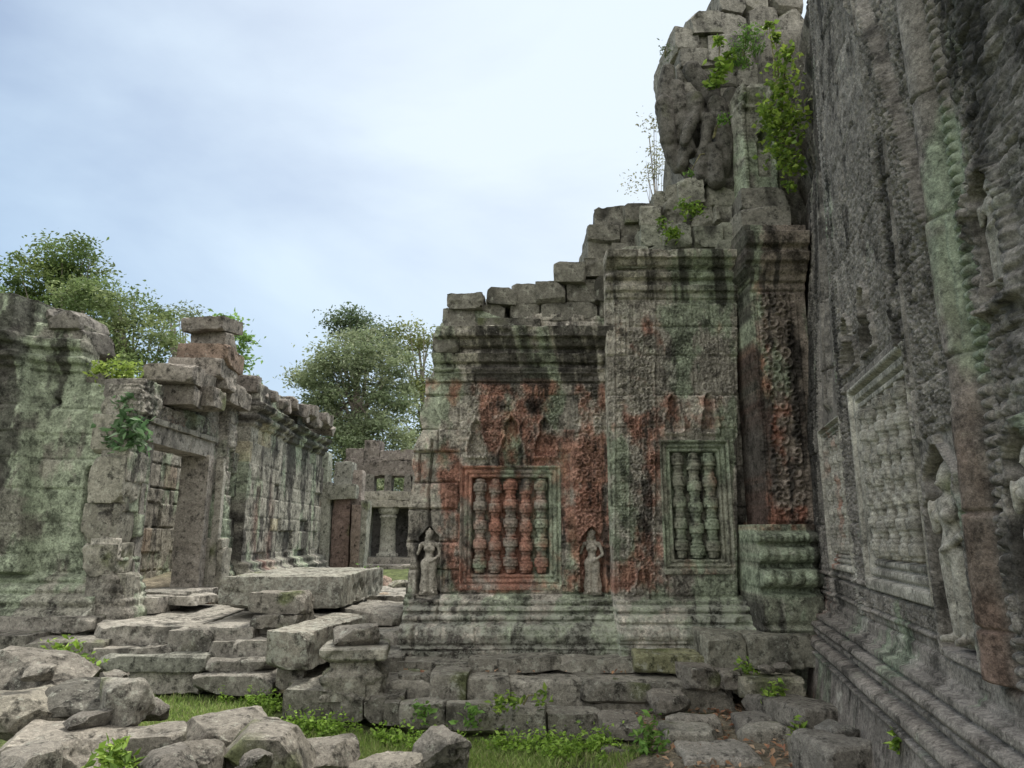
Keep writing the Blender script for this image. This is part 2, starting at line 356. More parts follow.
# joined solid from capsules, fused into one skin
def capsule_solid(name, caps, voxel, mat, parent, tone, seed, flat=None, loc=(0, 0, 0), rz=0., lich=.3, rough=.0, moss=.1, black=.2):
    me = bpy.data.meshes.new('t'); AV, AF, off = [], [], 0
    for (p0, p1, r0, r1) in caps:
        bm = bmesh.new()
        for p, r in ((p0, r0), (p1, r1)):
            for q in bmesh.ops.create_icosphere(bm, subdivisions=2, radius=1)['verts']: q.co = q.co*r + Vector(p)
        bmesh.ops.delete(bm, geom=bm.faces[:], context='FACES_ONLY')
        bmesh.ops.convex_hull(bm, input=bm.verts[:]); bm.verts.ensure_lookup_table(); bm.verts.index_update()
        AV += [tuple(q.co) for q in bm.verts]; AF += [tuple(q.index+off for q in f.verts) for f in bm.faces]; off += len(bm.verts); bm.free()
    me.from_pydata(AV, [], AF)
    o = bpy.data.objects.new('t', me); link(o)
    md = o.modifiers.new('r', 'REMESH'); md.mode = 'VOXEL'; md.voxel_size = voxel; md.use_smooth_shade = True
    sm_ = o.modifiers.new('s', 'SMOOTH'); sm_.iterations = 3
    dg = bpy.context.evaluated_depsgraph_get(); ev = o.evaluated_get(dg).to_mesh()
    P = np.zeros(len(ev.vertices)*3); ev.vertices.foreach_get('co', P); P = P.reshape(-1, 3)
    F = [tuple(p.vertices) for p in ev.polygons]
    bpy.data.objects.remove(o)
    q = np.array([f for f in F if len(f) == 4]).reshape(-1, 4); t = np.array([f for f in F if len(f) == 3]).reshape(-1, 3)
    if flat is not None: P = P*np.array(flat)
    if rough:
        for a in range(3): P[:, a] += rough*fbm(P[:, 0]*5, P[:, 1]*5, P[:, 2]*5+a*7, 4, seed+a)
    col = stonecol(P, seed, tone, moss, black, lich)
    c, s_ = math.cos(rz), math.sin(rz); P = np.stack([P[:, 0]*c-P[:, 1]*s_, P[:, 0]*s_+P[:, 1]*c, P[:, 2]], 1)
    o = mesh_np(name, P, [f for f in (q, t) if len(f)], mat, None, col, loc=loc)
    return setparent(o, parent) if parent is not None else o

def devata(name, parent, loc, h, rz, seed, tone=(.23, .215, .185), voxel=.011):
    k = h
    def c(a, b, r0, r1): return (tuple(k*x for x in a), tuple(k*x for x in b), k*r0, k*r1)
    caps = [c((-.045, 0, .05), (-.06, 0, .45), .055, .075), c((.045, 0, .05), (.06, 0, .45), .055, .075), c((-.10, 0, .05), (.10, 0, .05), .035, .035),
            c((-.12, .02, .09), (-.05, .0, .40), .03, .05), c((.12, .02, .09), (.05, .0, .40), .03, .05),
            c((-.05, 0, .46), (.05, 0, .46), .08, .08), c((0, 0, .5), (0, 0, .6), .085, .066), c((0, 0, .6), (0, 0, .72), .066, .085),
            c((-.05, -.05, .675), (-.048, -.055, .675), .043, .043), c((.05, -.05, .675), (.048, -.055, .675), .043, .043),
            c((-.12, 0, .745), (.12, 0, .745), .04, .04), c((0, 0, .76), (0, -.01, .82), .036, .034),
            c((0, -.012, .845), (0, -.015, .875), .05, .056), c((0, 0, .9), (0, 0, .94), .062, .045), c((0, 0, .93), (0, 0, 1.0), .04, .014),
            c((-.05, .0, .91), (-.06, .01, .97), .022, .01), c((.05, .0, .91), (.06, .01, .97), .022, .01),
            c((-.06, -.01, .85), (-.065, .0, .80), .018, .014), c((.06, -.01, .85), (.065, .0, .80), .018, .014),
            c((0, -.06, .858), (0, -.072, .85), .011, .013),
            c((-.135, 0, .735), (-.18, -.02, .6), .036, .028), c((-.18, -.02, .6), (-.15, -.05, .71), .027, .02), c((-.15, -.05, .71), (-.155, -.05, .755), .022, .014),
            c((.135, 0, .735), (.175, -.02, .59), .036, .029), c((.175, -.02, .59), (.04, -.085, .50), .028, .021), c((.04, -.085, .5), (.0, -.09, .485), .022, .015),
            c((-.06, -.05, .02), (-.085, -.10, .015), .026, .018), c((.06, -.05, .02), (.085, -.10, .015), .026, .018), c((-.12, .02, .0), (.12, .02, .0), .035, .035)]
    return capsule_solid(name, caps, voxel, M_CARVE, parent, tone, seed, flat=(1, 1, 1), loc=loc, rz=rz, lich=.35, rough=.009)

def lathe(name, prof_, seg, mat, parent, loc, col):
    pr = np.array(prof_); a = np.arange(seg)/seg*2*math.pi
    V = np.stack([pr[:, 1:2]*np.cos(a), pr[:, 1:2]*np.sin(a), np.repeat(pr[:, :1], seg, 1)], -1).reshape(-1, 3)
    n = len(pr); k = np.arange(n*seg).reshape(n, seg); k2 = np.roll(k, -1, 1)
    F = np.stack([k[:-1], k2[:-1], k2[1:], k[1:]], -1).reshape(-1, 4)
    return mesh_np(name, V, [F], mat, parent, col(V), loc=loc)
def baluster_profile(h, r, groups=5, ph=0.):
    z = np.linspace(0, h, 110); t = (z/h*groups+ph) % 1
    g = np.abs(t-.5)*2
    rr = .66+.34*(sm(.50, .42, g)) - .10*np.exp(-((g-.24)/.05)**2) + .16*np.exp(-((g-.70)/.06)**2) - .05*sm(.8, 1., g)
    rr[0] = rr[-1] = .01
    return np.stack([z, rr*r], 1)
def window(parent, W, opening, frame_w, n, seed, tint, depth=.15, proud=.04, redf=.0, groups=5, green=.3, mat=None, wear=1., blk=.25, rfac=.47, ctr=.42):
    mat = mat or M_WALL
    """blind window: stepped frame, dark recess and turned balusters"""
    u0, v0, u1, v1 = opening; fw = frame_w
    us = np.arange(u0-fw, u1+fw+.006, .011); vs = np.arange(v0-fw*1.25, v1+fw+.006, .011)
    def hf(u, v):
        d = box(u, v, opening); t = d/fw
        h = np.interp(t, [-9, -.08, 0, .06, .26, .30, .38, .42, .66, .70, .80, .84, 1.0, 1.3], [-depth, -depth, -depth*.5, -.01, -.005, -.028, -.028, .008, .014, -.012, -.012, proud, proud+.004, proud])
        return h + wear*(.006*fbm(u*12, v*12, seed, 4, seed) - .02*sm(.35, .6, fbm(u*3, v*3, seed+4, 3, seed+2)))
    def cf(u, v, px, py, H):
        return rgba(wallcol(u, v, .5+.3*vnoise(u*3, v*3, 1, seed), seed+3, tint, green=green, black=blk, red=redf), .5)
    wn = W.build('window', us, vs, hf, cf, mat, parent, thick=.2)
    hgt = v1-v0; pitch = (u1-u0)/n; r = pitch*rfac
    me = None
    for i in range(n):
        u = u0+pitch*(i+.5); P = W.O+W.U*u+W.N*(-depth*ctr); P[2] = v0
        def col(V, i=i):
            z = V[:, 2]; rr = redf*(1.1 if 0 < i < n-1 else .75)
            C = wallcol(u+V[:, 0]*.5, v0+z, .5+.3*vnoise(z*9, i*3., 0, seed), seed+11+i, np.array(tint)*.92, green=green-.1, black=blk, red=rr)
            return rgba(C, .35)
        lathe('baluster', baluster_profile(hgt, r*(1+.06*math.sin(i*2.3+seed)), groups, .12*math.sin(i*3.7+seed)), 16, mat, wn, P, col)
    return wn

# ================================================================== THE CENTRAL TEMPLE BUILDING
hall = thing('temple_building', 'ruined sandstone temple with red stained carved facade, two baluster windows and broken tower top', 'temple', (1, 9, .3))
def part(o): return setparent(o, hall)
WA = Wall((0, 9.0, 0), (1, 0, 0), (0, -1, 0))
winA = WA.rect(472, 478, 549, 574); nicheL = WA.rect(417, 527, 440, 598); nicheR = WA.rect(580, 527, 605, 598)
scars = [WA.rect(499, 418, 524, 466), WA.rect(468, 421, 485, 456), WA.rect(535, 419, 555, 456)]
PA = [(-1, .5), (.30, .50), (.36, .47), (.44, .50), (.47, .44), (.50, .47), (.58, .49), (.66, .46), (.70, .36), (.715, .30), (.74, .33), (.77, .33), (.79, .25), (.81, .22), (.83, .27), (.865, .26), (.88, .17), (.91, .19), (.935, .18), (.95, .10), (.99, .09), (1.0, .0),
      (3.62, .0), (3.64, .05), (3.72, .06), (3.735, .10), (3.80, .115), (3.82, .07), (3.86, .06), (3.88, .13), (3.95, .17), (3.98, .19), (4.0, .10), (4.06, .09), (4.08, .18), (4.16, .22), (4.18, .30), (4.30, .33), (4.315, .22), (4.34, .20), (4.36, .12), (4.8, .1)]
def hA(u, v):
    px, py = proj(np.stack([u.ravel(), np.full(u.size, 9.), v.ravel()], 1)); px = px.reshape(u.shape); py = py.reshape(u.shape)
    g, b, b2, cu, cv = masonry(u, v, .36, .35, .8, 21, .010)
    edge = sm(475, 440, px); body = sm(1.0, 1.04, v)*sm(3.63, 3.6, v)
    h = prof(v, PA)+.008*fbm(u*2, v*0, 1, 3, 3)
    h = h - g*(.014+.05*edge) + (b-.5)*(.016+.07*edge*body)
    s1 = scroll(u, v, .075, 5); s2 = scroll(u, v, .11, 9)
    h += body*(.036*s1*reg(px, py, 468, 380, 560, 462, 4) + .042*s2*reg(px, py, 575, 385, 600, 600, 3) + .016*scroll(u, v, .05, 3)*reg(px, py, 602, 380, 616, 600, 2) + .02*scroll(u, v, .055, 13)*(px > 440))
    h += body*.034*roset(u-.02, v, .115)*reg(px, py, 606, 380, 614, 600, 1.5)*1.
    h += body*(.024*roset(u, v, .09)*reg(px, py, 449, 476, 461, 600, 2))
    h += body*.02*(reg(px, py, 572, 380, 575, 605, 1)+reg(px, py, 599.5, 380, 602, 605, 1)+reg(px, py, 446, 476, 448, 605, 1))
    for s in scars:
        d = drop(u, v, s); h = np.where(d < .0, h-.085-.0*h, h); h += .035*sm(.05, .03, d)*sm(0, .006, d)
    for n in (nicheL, nicheR):
        d = arch(u, v, n); h -= .15*sm(.008, -.016, d); h += .02*sm(.035, .02, d)*sm(0, .01, d)
    d = box(u, v, winA); h = np.where(d < .13, -.25, h)
    cr = np.abs(u+1.02+.03*fbm(v*3, 0*v, 4, 3, 8)); h -= .1*sm(.02, .006, cr)*sm(1.0, 1.1, v)*sm(2.9, 2.8, v)
    mould = 1-body
    h += mould*(.010*beads(u, .06)*sm(.6, .64, v)*sm(.72, .68, v) + .016*fbm(u*7, v*14, 2, 4, 6) - .05*sm(.25, .5, fbm(u*2.6, v*4, 5, 4, 9)))
    return h + .007*fbm(u*11, v*11, 0, 4, 2) + .02*fbm(u*1.5, v*1.5, 0, 3, 4)
def cA(u, v, px, py, H):
    g, b, b2, cu, cv = masonry(u, v, .36, .35, .8, 21, .010)
    red = .42+.85*reg(px, py, 488, 378, 550, 470, 16)+.55*reg(px, py, 440, 470, 464, 605, 8)+.6*reg(px, py, 566, 385, 606, 600, 14)+.3*reg(px, py, 470, 585, 560, 612, 8)
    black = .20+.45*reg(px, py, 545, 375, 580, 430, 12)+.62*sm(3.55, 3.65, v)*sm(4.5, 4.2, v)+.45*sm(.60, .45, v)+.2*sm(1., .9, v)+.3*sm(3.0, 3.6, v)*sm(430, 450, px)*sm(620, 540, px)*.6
    lo = sm(1., .95, v)+sm(3.62, 3.68, v); C = wallcol(u+.3*H*lo, v-.9*H*lo, b, 31, GREY, green=.2+.7*reg(px, py, 545, 395, 568, 480, 8)+.3*sm(1., .9, v)+.35*reg(px, py, 420, 380, 470, 470, 14), black=black, red=np.clip(red*(.7+.6*b)*sm(.95, 1.05, v)*sm(3.75, 3.6, v), 0, 1), pale=.4)
    return rgba(C, .5+.4*sm(1., .9, v)+.12*sm(3.9, 4.2, v))
oL = np.array([(700, 404), (606, 404), (560, 408), (520, 410), (470, 413), (462, 413), (430, 420), (428, 420), (378, 424), (377, 433), (345, 434), (318, 445), (300, 470)], float)
def mA(u, v):
    px, py = proj(np.stack([u.ravel(), np.full(u.size, 9.), v.ravel()], 1)); px = px.reshape(u.shape); py = py.reshape(u.shape)
    g, b, b2, cu, cv = masonry(u, v, .36, .35, .8, 21, .010)
    lx = np.interp(py, oL[::-1, 1]*0+oL[::-1, 0], oL[::-1, 1])
    top = 316+6*vnoise(u*2, 0*u, 0, 5)
    return (px+3*vnoise(u*0, v*5, 0, 3) > lx) & (py > top)
part(WA.build('facade_wall', np.arange(-1.5, 1.45, .012), np.arange(.0, 4.72, .012), hA, cA, M_WALL, None, mA, thick=.9, edges=PA))
REDW = .9
wn = window(hall, WA, winA, .15, 5, 41, (.24, .215, .185), redf=.85); setparent(wn, hall)
for nn, nm in ((nicheL, 1), (nicheR, 2)):
    o = devata('devata_carving', hall, ((nn[0]+nn[2])/2, 8.985+.07, nn[1]+.05), (nn[3]-nn[1])*.93, .12 if nm == 1 else -.1, 50+nm)

# projecting bay
YB = 8.72
WB = Wall((0, YB, 0), (1, 0, 0), (0, -1, 0))
winB = WB.rect(673, 452, 720, 559)
scB = [WB.rect(664, 396, 681, 432), WB.rect(700, 394, 716, 432)]
bell = WB.rect(633, 567, 648, 598)
PB = [(-1, .45), (.33, .45), (.40, .40), (.46, .42), (.50, .36), (.52, .39), (.60, .41), (.68, .38), (.71, .28), (.74, .31), (.80, .30), (.82, .20), (.85, .23), (.89, .22), (.91, .12), (.95, .13), (.965, .02), (1.0, 0),
      (4.66, 0), (4.68, .04), (4.74, .05), (4.76, .10), (4.82, .12), (4.84, .07), (4.9, .06), (4.92, .14), (4.98, .17), (5.0, .11), (5.05, .10), (5.06, .2), (5.12, .24), (5.13, .3), (5.22, .33), (5.23, .2), (5.6, .12)]
def hB(u, v):
    px, py = proj(np.stack([u.ravel(), np.full(u.size, YB), v.ravel()], 1)); px = px.reshape(u.shape); py = py.reshape(u.shape)
    g, b, b2, cu, cv = masonry(u, v, .40, .4, .85, 33, .009)
    body = sm(.98, 1.02, v)*sm(4.66, 4.62, v)
    h = prof(v, PB)+.008*fbm(u*2, v*0, 1, 3, 3) - g*.02 + (b-.5)*.02
    rec = sm(737, 740, px); h -= rec*.24*body
    h += body*(1-rec)*(.02*scroll(u, v, .055, 17)+.038*scroll(u, v, .08, 15)*reg(px, py, 628, 330, 655, 600, 3)+.018*scroll(u, v, .06, 6)*reg(px, py, 655, 330, 735, 436, 4)+.012*scroll(u, v, .045, 6)*reg(px, py, 655, 578, 735, 600, 3))
    h += body*(.036*roset(u, v, .10)*reg(px, py, 617, 310, 626, 600, 1.5) + .02*(reg(px, py, 613, 300, 615.5, 605, 1)+reg(px, py, 627, 300, 629, 605, 1)+reg(px, py, 653, 300, 655, 605, 1)))
    for s in scB:
        d = drop(u, v, s); h -= .075*sm(.006, -.006, d); h += .03*sm(.05, .03, d)*sm(0, .008, d)
    d = drop(u, v, bell); h += .03*sm(.03, .0, d)-.05*sm(-.015, -.03, d)
    d = box(u, v, winB); h = np.where(d < .12, -.25, h)
    mould = 1-body
    h += mould*(.010*beads(u, .055)*sm(.66, .69, v)*sm(.78, .74, v) + .015*fbm(u*7, v*14, 2, 4, 16) - .05*sm(.25, .5, fbm(u*2.6, v*4, 5, 4, 19)))
    return h + .007*fbm(u*11, v*11, 0, 4, 12) + .018*fbm(u*1.5, v*1.5, 0, 3, 14)
def cB(u, v, px, py, H):
    g, b, b2, cu, cv = masonry(u, v, .40, .4, .85, 33, .009)
    red = .2+.5*reg(px, py, 616, 420, 656, 590, 14)+.3*reg(px, py, 612, 320, 668, 430, 16)+.7*reg(px, py, 740, 520, 756, 570, 6)
    green = .18+.85*reg(px, py, 715, 395, 737, 600, 7)+.5*reg(px, py, 672, 310, 690, 400, 6)+.5*reg(px, py, 660, 575, 740, 605, 12)+.4*reg(px, py, 640, 255, 735, 330, 14)+.35*sm(1., .9, v)
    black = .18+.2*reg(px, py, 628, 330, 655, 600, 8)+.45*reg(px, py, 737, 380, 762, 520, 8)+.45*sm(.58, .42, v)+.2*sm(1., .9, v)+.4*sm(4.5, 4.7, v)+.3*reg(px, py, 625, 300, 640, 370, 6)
    lo = sm(1., .95, v)+sm(4.64, 4.68, v); return rgba(wallcol(u+.3*H*lo, v-.9*H*lo, b, 57, GREY, green=green, black=black, red=np.clip(red*(.7+.6*b)*sm(.98, 1.05, v)*sm(4.7, 4.5, v), 0, 1), pale=.35), .5+.4*sm(1., .9, v)+.12*sm(4.9, 5.1, v))
def mB(u, v): return v < 5.26+.03*vnoise(u*3, 0*u, 1, 4)
part(WB.build('bay_wall', np.arange(onY(612, 535, YB)[0], 3.75, .012), np.arange(.0, 5.6, .012), hB, cB, M_WALL, None, mB, thick=.6, edges=PB))
wn = window(hall, WB, winB, .14, 3, 61, (.225, .225, .18), redf=.25); setparent(wn, hall)

# corner pilaster with its capital, and the lotus pedestal below
YP = 8.3
WP = Wall((0, YP, 0), (1, 0, 0), (0, -1, 0))
pl0, pl1 = onY(757, 400, YP)[0], onY(806, 400, YP)[0]
PP = [(-1, 0), (1.83, 0), (4.62, 0), (4.64, .03), (4.72, .03), (4.74, .07), (4.80, .09), (4.85, .14), (4.92, .16), (4.95, .22), (5.05, .25), (5.07, .2), (5.12, .2), (5.15, .27), (5.3, .3), (5.32, .2), (5.6, .18)]
def flare(v): return np.interp(v, [4.7, 4.95, 5.3], [0, .1, .17])
def hP(u, v):
    g, b, b2, cu, cv = masonry(u, v, .55, 1.5, 3, 43, .008)
    h = prof(v, PP)-.012*g
    e = np.minimum(u-pl0, pl1-u); body = sm(4.62, 4.58, v)*sm(1.83, 1.86, v)
    h += body*(.045*scroll(u*1., v, .13, 23)*sm(.09, .11, e) + .016*beads(v, .05)*sm(.05, .055, e)*sm(.085, .08, e) + .015*sm(.02, .025, e)*sm(.05, .045, e))
    return h+.008*fbm(u*9, v*9, 0, 4, 12)
def cP(u, v, px, py, H):
    return rgba(wallcol(u, v, .45+0*u, 77, (.23, .195, .165), green=.05, black=.5+.25*reg(px, py, 750, 400, 812, 530, 20), red=.3+.45*reg(px, py, 752, 280, 775, 500, 8)+.6*reg(px, py, 756, 505, 806, 532, 6), pale=.15), .25)
part(WP.build('corner_pilaster', np.arange(pl0-.08, pl1+.12, .011), np.arange(1.75, 5.42, .011), lambda u, v: hP(u, v), cP, M_WALL, None,
     lambda u, v: (u > pl0-flare(v)) & (u < pl1+.1), thick=.8))
p0, p1 = onY(759, 575, 8.1)[0], onY(812, 575, 8.1)[0]
PL = [(-1, .0), (.66, .0), (.70, .04), (.74, -.02), (.80, .02), (1.0, .05), (1.06, .03), (1.08, -.04), (1.13, -.04), (1.15, .06), (1.24, .10), (1.33, .06), (1.35, -.03), (1.39, -.03), (1.41, .03), (1.49, .06), (1.57, .03), (1.58, -.03), (1.61, -.03), (1.63, .03), (1.68, .05), (1.72, .02), (1.74, -.05), (1.78, -.05), (1.9, -.05)]
WL = Wall((0, 8.08, 0), (1, 0, 0), (0, -1, 0))
def hL(u, v):
    h = prof(v, PL); pet = np.abs(np.sin((u-p0)*math.pi/.155))**.6
    h += (.05*pet*sm(1.14, 1.2, v)*sm(1.35, 1.3, v) + .03*np.abs(np.sin((u-p0)*math.pi/.11))**.6*sm(1.4, 1.45, v)*sm(1.58, 1.52, v)+.02*beads(u, .06)*sm(1.62, 1.64, v)*sm(1.72, 1.7, v))
    return h+.008*fbm(u*10, v*10, 2, 4, 6)-.03*sm(.3, .5, fbm(u*4, v*4, 1, 3, 5))
part(WL.build('lotus_pedestal', np.arange(p0, p1+.1, .012), np.arange(.62, 1.82, .011), hL, lambda u, v, px, py, H: rgba(wallcol(u, v, .5+0*u, 88, (.21, .22, .17), green=.75*sm(1.0, 1.1, v), black=.3+.2*sm(1., .9, v), red=.7*sm(1.73, 1.76, v)), .6), M_WALL, None, thick=.8))
for i, (x0, x1, yt, yf) in enumerate(((705, 748, 634, 674), (749, 822, 636, 670))):
    part(face_block('base_block', x0, yt, x1, yf, 7.85, .9, 300+i, tone=(.2, .195, .16), moss=.35, black=.4, lich=.72, rnd=.03, rough=.02))

# tumbled blocks along the top of the facade
def tops(lst, nm, Y, dep, seed, **kw):
    for i, q in enumerate(lst):
        x0, y0, x1, y1 = q[:4]; YY = q[4] if len(q) > 4 else Y
        a = dict(tone=(.16, .153, .13), moss=.2, black=.5, lich=.6, rnd=.006, rough=.010, chip=.13, res=.022, chips=10); a.update(kw)
        part(face_block(nm, x0, y0, x1, y1, YY+.03*((i*7) % 5-2), dep, seed+i, rot=(.03*math.sin(i*3.1), .04*math.sin(i*1.7+seed), .09*math.sin(i*2.3)), **a))
tops([(433, 331, 459, 352), (441, 307, 474, 332), (472, 303, 507, 322), (476, 318, 541, 336), (541, 302, 597, 320), (448, 292, 485, 309), (485, 287, 514, 304), (512, 283, 540, 303), (537, 281, 567, 302), (564, 278, 599, 303),
      (556, 262, 588, 282), (584, 257, 616, 276), (508, 300, 538, 318), (597, 275, 622, 300), (598, 298, 620, 318)], 'parapet_block', 8.85, .7, 400)
tops([(588, 224, 620, 242), (586, 238, 618, 260), (597, 206, 632, 226), (623, 203, 652, 222), (620, 222, 646, 244), (614, 242, 640, 262)], 'parapet_block', 9.05, .8, 440)
tops([(618, 246, 648, 268), (647, 244, 676, 266), (674, 245, 716, 266), (714, 240, 745, 262), (640, 224, 668, 247), (667, 222, 694, 246), (692, 226, 722, 247), (720, 222, 748, 244)], 'parapet_block', 8.62, .9, 460, tone=(.22, .225, .185))
tops([(640, 206, 664, 226), (662, 199, 690, 224), (688, 200, 715, 226), (712, 204, 745, 224), (664, 184, 684, 202), (682, 178, 706, 203), (704, 182, 742, 206), (655, 190, 668, 206)], 'parapet_block', 9.0, .9, 480, tone=(.23, .225, .19), rough=.045)
tops([(742, 206, 792, 240), (742, 238, 800, 262), (745, 186, 790, 208)], 'capital_block', 8.35, .9, 500, tone=(.2, .19, .165), lich=.45)

# carved tower remnant with overhanging figure
YT = 9.3
tw = [(690, 10, 722, 32), (672, 24, 696, 50), (694, 30, 720, 52), (678, 48, 716, 66), (676, 64, 720, 84), (678, 82, 708, 102), (716, -16, 742, 12), (741, -24, 768, 8), (716, 10, 748, 36), (746, 6, 778, 42), (712, 34, 746, 60), (744, 40, 780, 66), (706, 58, 742, 86), (742, 64, 782, 84), (768, -30, 800, 10), (776, 8, 808, 60), (780, 56, 808, 110), (776, 104, 806, 160), (774, 156, 806, 215), (704, 84, 742, 112), (706, 110, 742, 150), (700, 148, 742, 186)]
tops(tw, 'tower_block', YT, 1.3, 520, tone=(.215, .205, .18), lich=.5, black=.5)
tops([(740, 84, 776, 106), (738, 150, 778, 190)], 'tower_block', 8.75, 1.2, 560, tone=(.23, .225, .195), lich=.6)
WT = Wall((0, 8.7, 0), (1, 0, 0), (0, -1, 0)); tr = WT.rect(739, 92, 777, 206); tn = WT.rect(758, 128, 773, 176)
def hT(u, v):
    d = arch(u, v, tn); e = np.minimum(u-tr[0], tr[2]-u)
    return .05*sm(.02, .03, e)*sm(.11, .1, e)+.02*beads(v, .05)*sm(.03, .05, e)*sm(.1, .08, e)-.14*sm(.01, -.02, d)+.05*prof(v, [(tr[3]-.3, 0), (tr[3]-.25, 1), (tr[3]-.2, .6), (tr[3]-.12, 2), (tr[3], 2.5)])+.015*fbm(u*8, v*8, 0, 4, 6)
part(WT.build('niche_pilaster', np.arange(tr[0], tr[2], .014), np.arange(tr[1], tr[3], .014), hT, lambda u, v, px, py, H: rgba(wallcol(u, v, .6+0*u, 97, (.25, .245, .21), green=.35, black=.2), .6), M_WALL, None, thick=.9))
def P3(x, y, Y): return onY(x, y, Y)
gar = []
for (xa, ya, xb, yb, ra, rb, Yq) in ((668, 72, 664, 110, 10, 13, 9.15), (664, 105, 668, 140, 13, 11, 9.1), (668, 140, 676, 168, 11, 8, 9.15), (676, 88, 680, 110, 10, 12, 9.1),
        (694, 100, 698, 116, 12, 9, 9.0), (683, 118, 688, 150, 9, 9, 9.05), (697, 112, 690, 128, 7, 8, 8.95), (690, 128, 684, 142, 8, 6, 8.95), (686, 150, 682, 166, 8, 6, 9.05), (708, 118, 704, 150, 8, 7, 8.95), (704, 150, 700, 178, 9, 10, 9.0),
        (716, 104, 724, 140, 12, 13, 9.0), (724, 140, 722, 170, 12, 12, 9.0), (714, 150, 716, 180, 10, 12, 8.95), (730, 95, 732, 175, 10, 12, 9.1), (676, 160, 692, 176, 8, 9, 9.15), (692, 70, 712, 100, 12, 12, 9.25), (700, 176, 728, 186, 10, 12, 9.1), (690, 100, 690, 150, 12, 12, 9.4), (710, 90, 712, 180, 14, 14, 9.4)):
    s_ = Yq/FOC; a, b_ = P3(xa, ya, Yq), P3(xb, yb, Yq); gar.append((a, b_, ra*s_*.88, rb*s_*.88))
gc = np.array(P3(700, 130, 9.1)); gar = [(tuple(np.array(a)-gc), tuple(np.array(b_)-gc), r0, r1) for a, b_, r0, r1 in gar]
capsule_solid('carved_figure', gar, .017, M_ROCK, hall, (.125, .118, .105), 71, loc=tuple(gc), rough=.035, lich=.5, black=.7)
# solid masonry core behind the facades and below the tower
for (c, s, sd) in (((.2, 10.4, 2.0), (2.6, 2.2, 4.6), 590), ((2.9, 10.3, 2.6), (2.9, 2.2, 5.4), 591), ((3.5, 10.9, 6.3), (1.5, 2.2, 4.4), 592), ((4.35, 9.75, 4.6), (1.5, 1.3, 8.8), 593), ((3.95, 10.2, 7.2), (1.2, 1.2, 5.2), 594)):
    part(stone('core_masonry', c, s, sd, res=.12, tone=(.19, .18, .155), rough=.06))

# ================================================================== THE TALL CARVED WALL ON THE RIGHT
rwall = thing('carved_wall', 'tall dark carved stone wall in shade with blind baluster windows and devata niches, beside the courtyard', 'temple wall', (3, 6, .2))
D = np.array([-.2384, -.9712, 0]); NR = np.array([-.9712, .2384, 0])
WR = Wall((3.66, 9.0, 0), D, NR)
def rr_(x0, x1, z0, z1):      # a rectangle on the wall between two photo columns at eye level
    a, b = WR.uv(x0, 535)[0], WR.uv(x1, 535)[0]; return (min(a, b), z0, max(a, b), z1)
uu = lambda x: WR.uv(x, 535)[0]
wBig = (uu(872), WR.uv(872, 560)[1], uu(922), WR.uv(905, 345)[1]); 
wBig = (wBig[0], 1.52, wBig[2], 2.72); wSm = (uu(833), 1.52, uu(851), 2.66)
nD = (uu(937), 1.08, uu(972), 2.2); nE = (uu(1022), 1.3, uu(1064), 2.15); nU = (uu(1026), 2.75, uu(1056), 3.35)
scR = [(uu(864), 3.08, uu(879), 3.52), (uu(886), 3.08, uu(901), 3.58)]
uR0, uR1, uR2, uR3 = uu(985), uu(1004), uu(928), uu(1010)
PR = [(-1, .27), (.0, .27), (.48, .20), (.49, .235), (.515, .24), (.525, .19), (.54, .19), (.55, .225), (.58, .245), (.62, .24), (.64, .20), (.65, .14), (.68, .135), (.69, .175), (.715, .175), (.725, .15), (.735, .175), (.76, .19), (.79, .175), (.80, .11), (.815, .105), (.825, .13), (.865, .125), (.875, .06), (.90, .055), (.91, .03), (1.0, .025), (1.02, 0), (9, 0)]
def lean(u, v): return -.085*np.clip(v-2.7, 0, 9)*sm(3.4, 1.2, u)
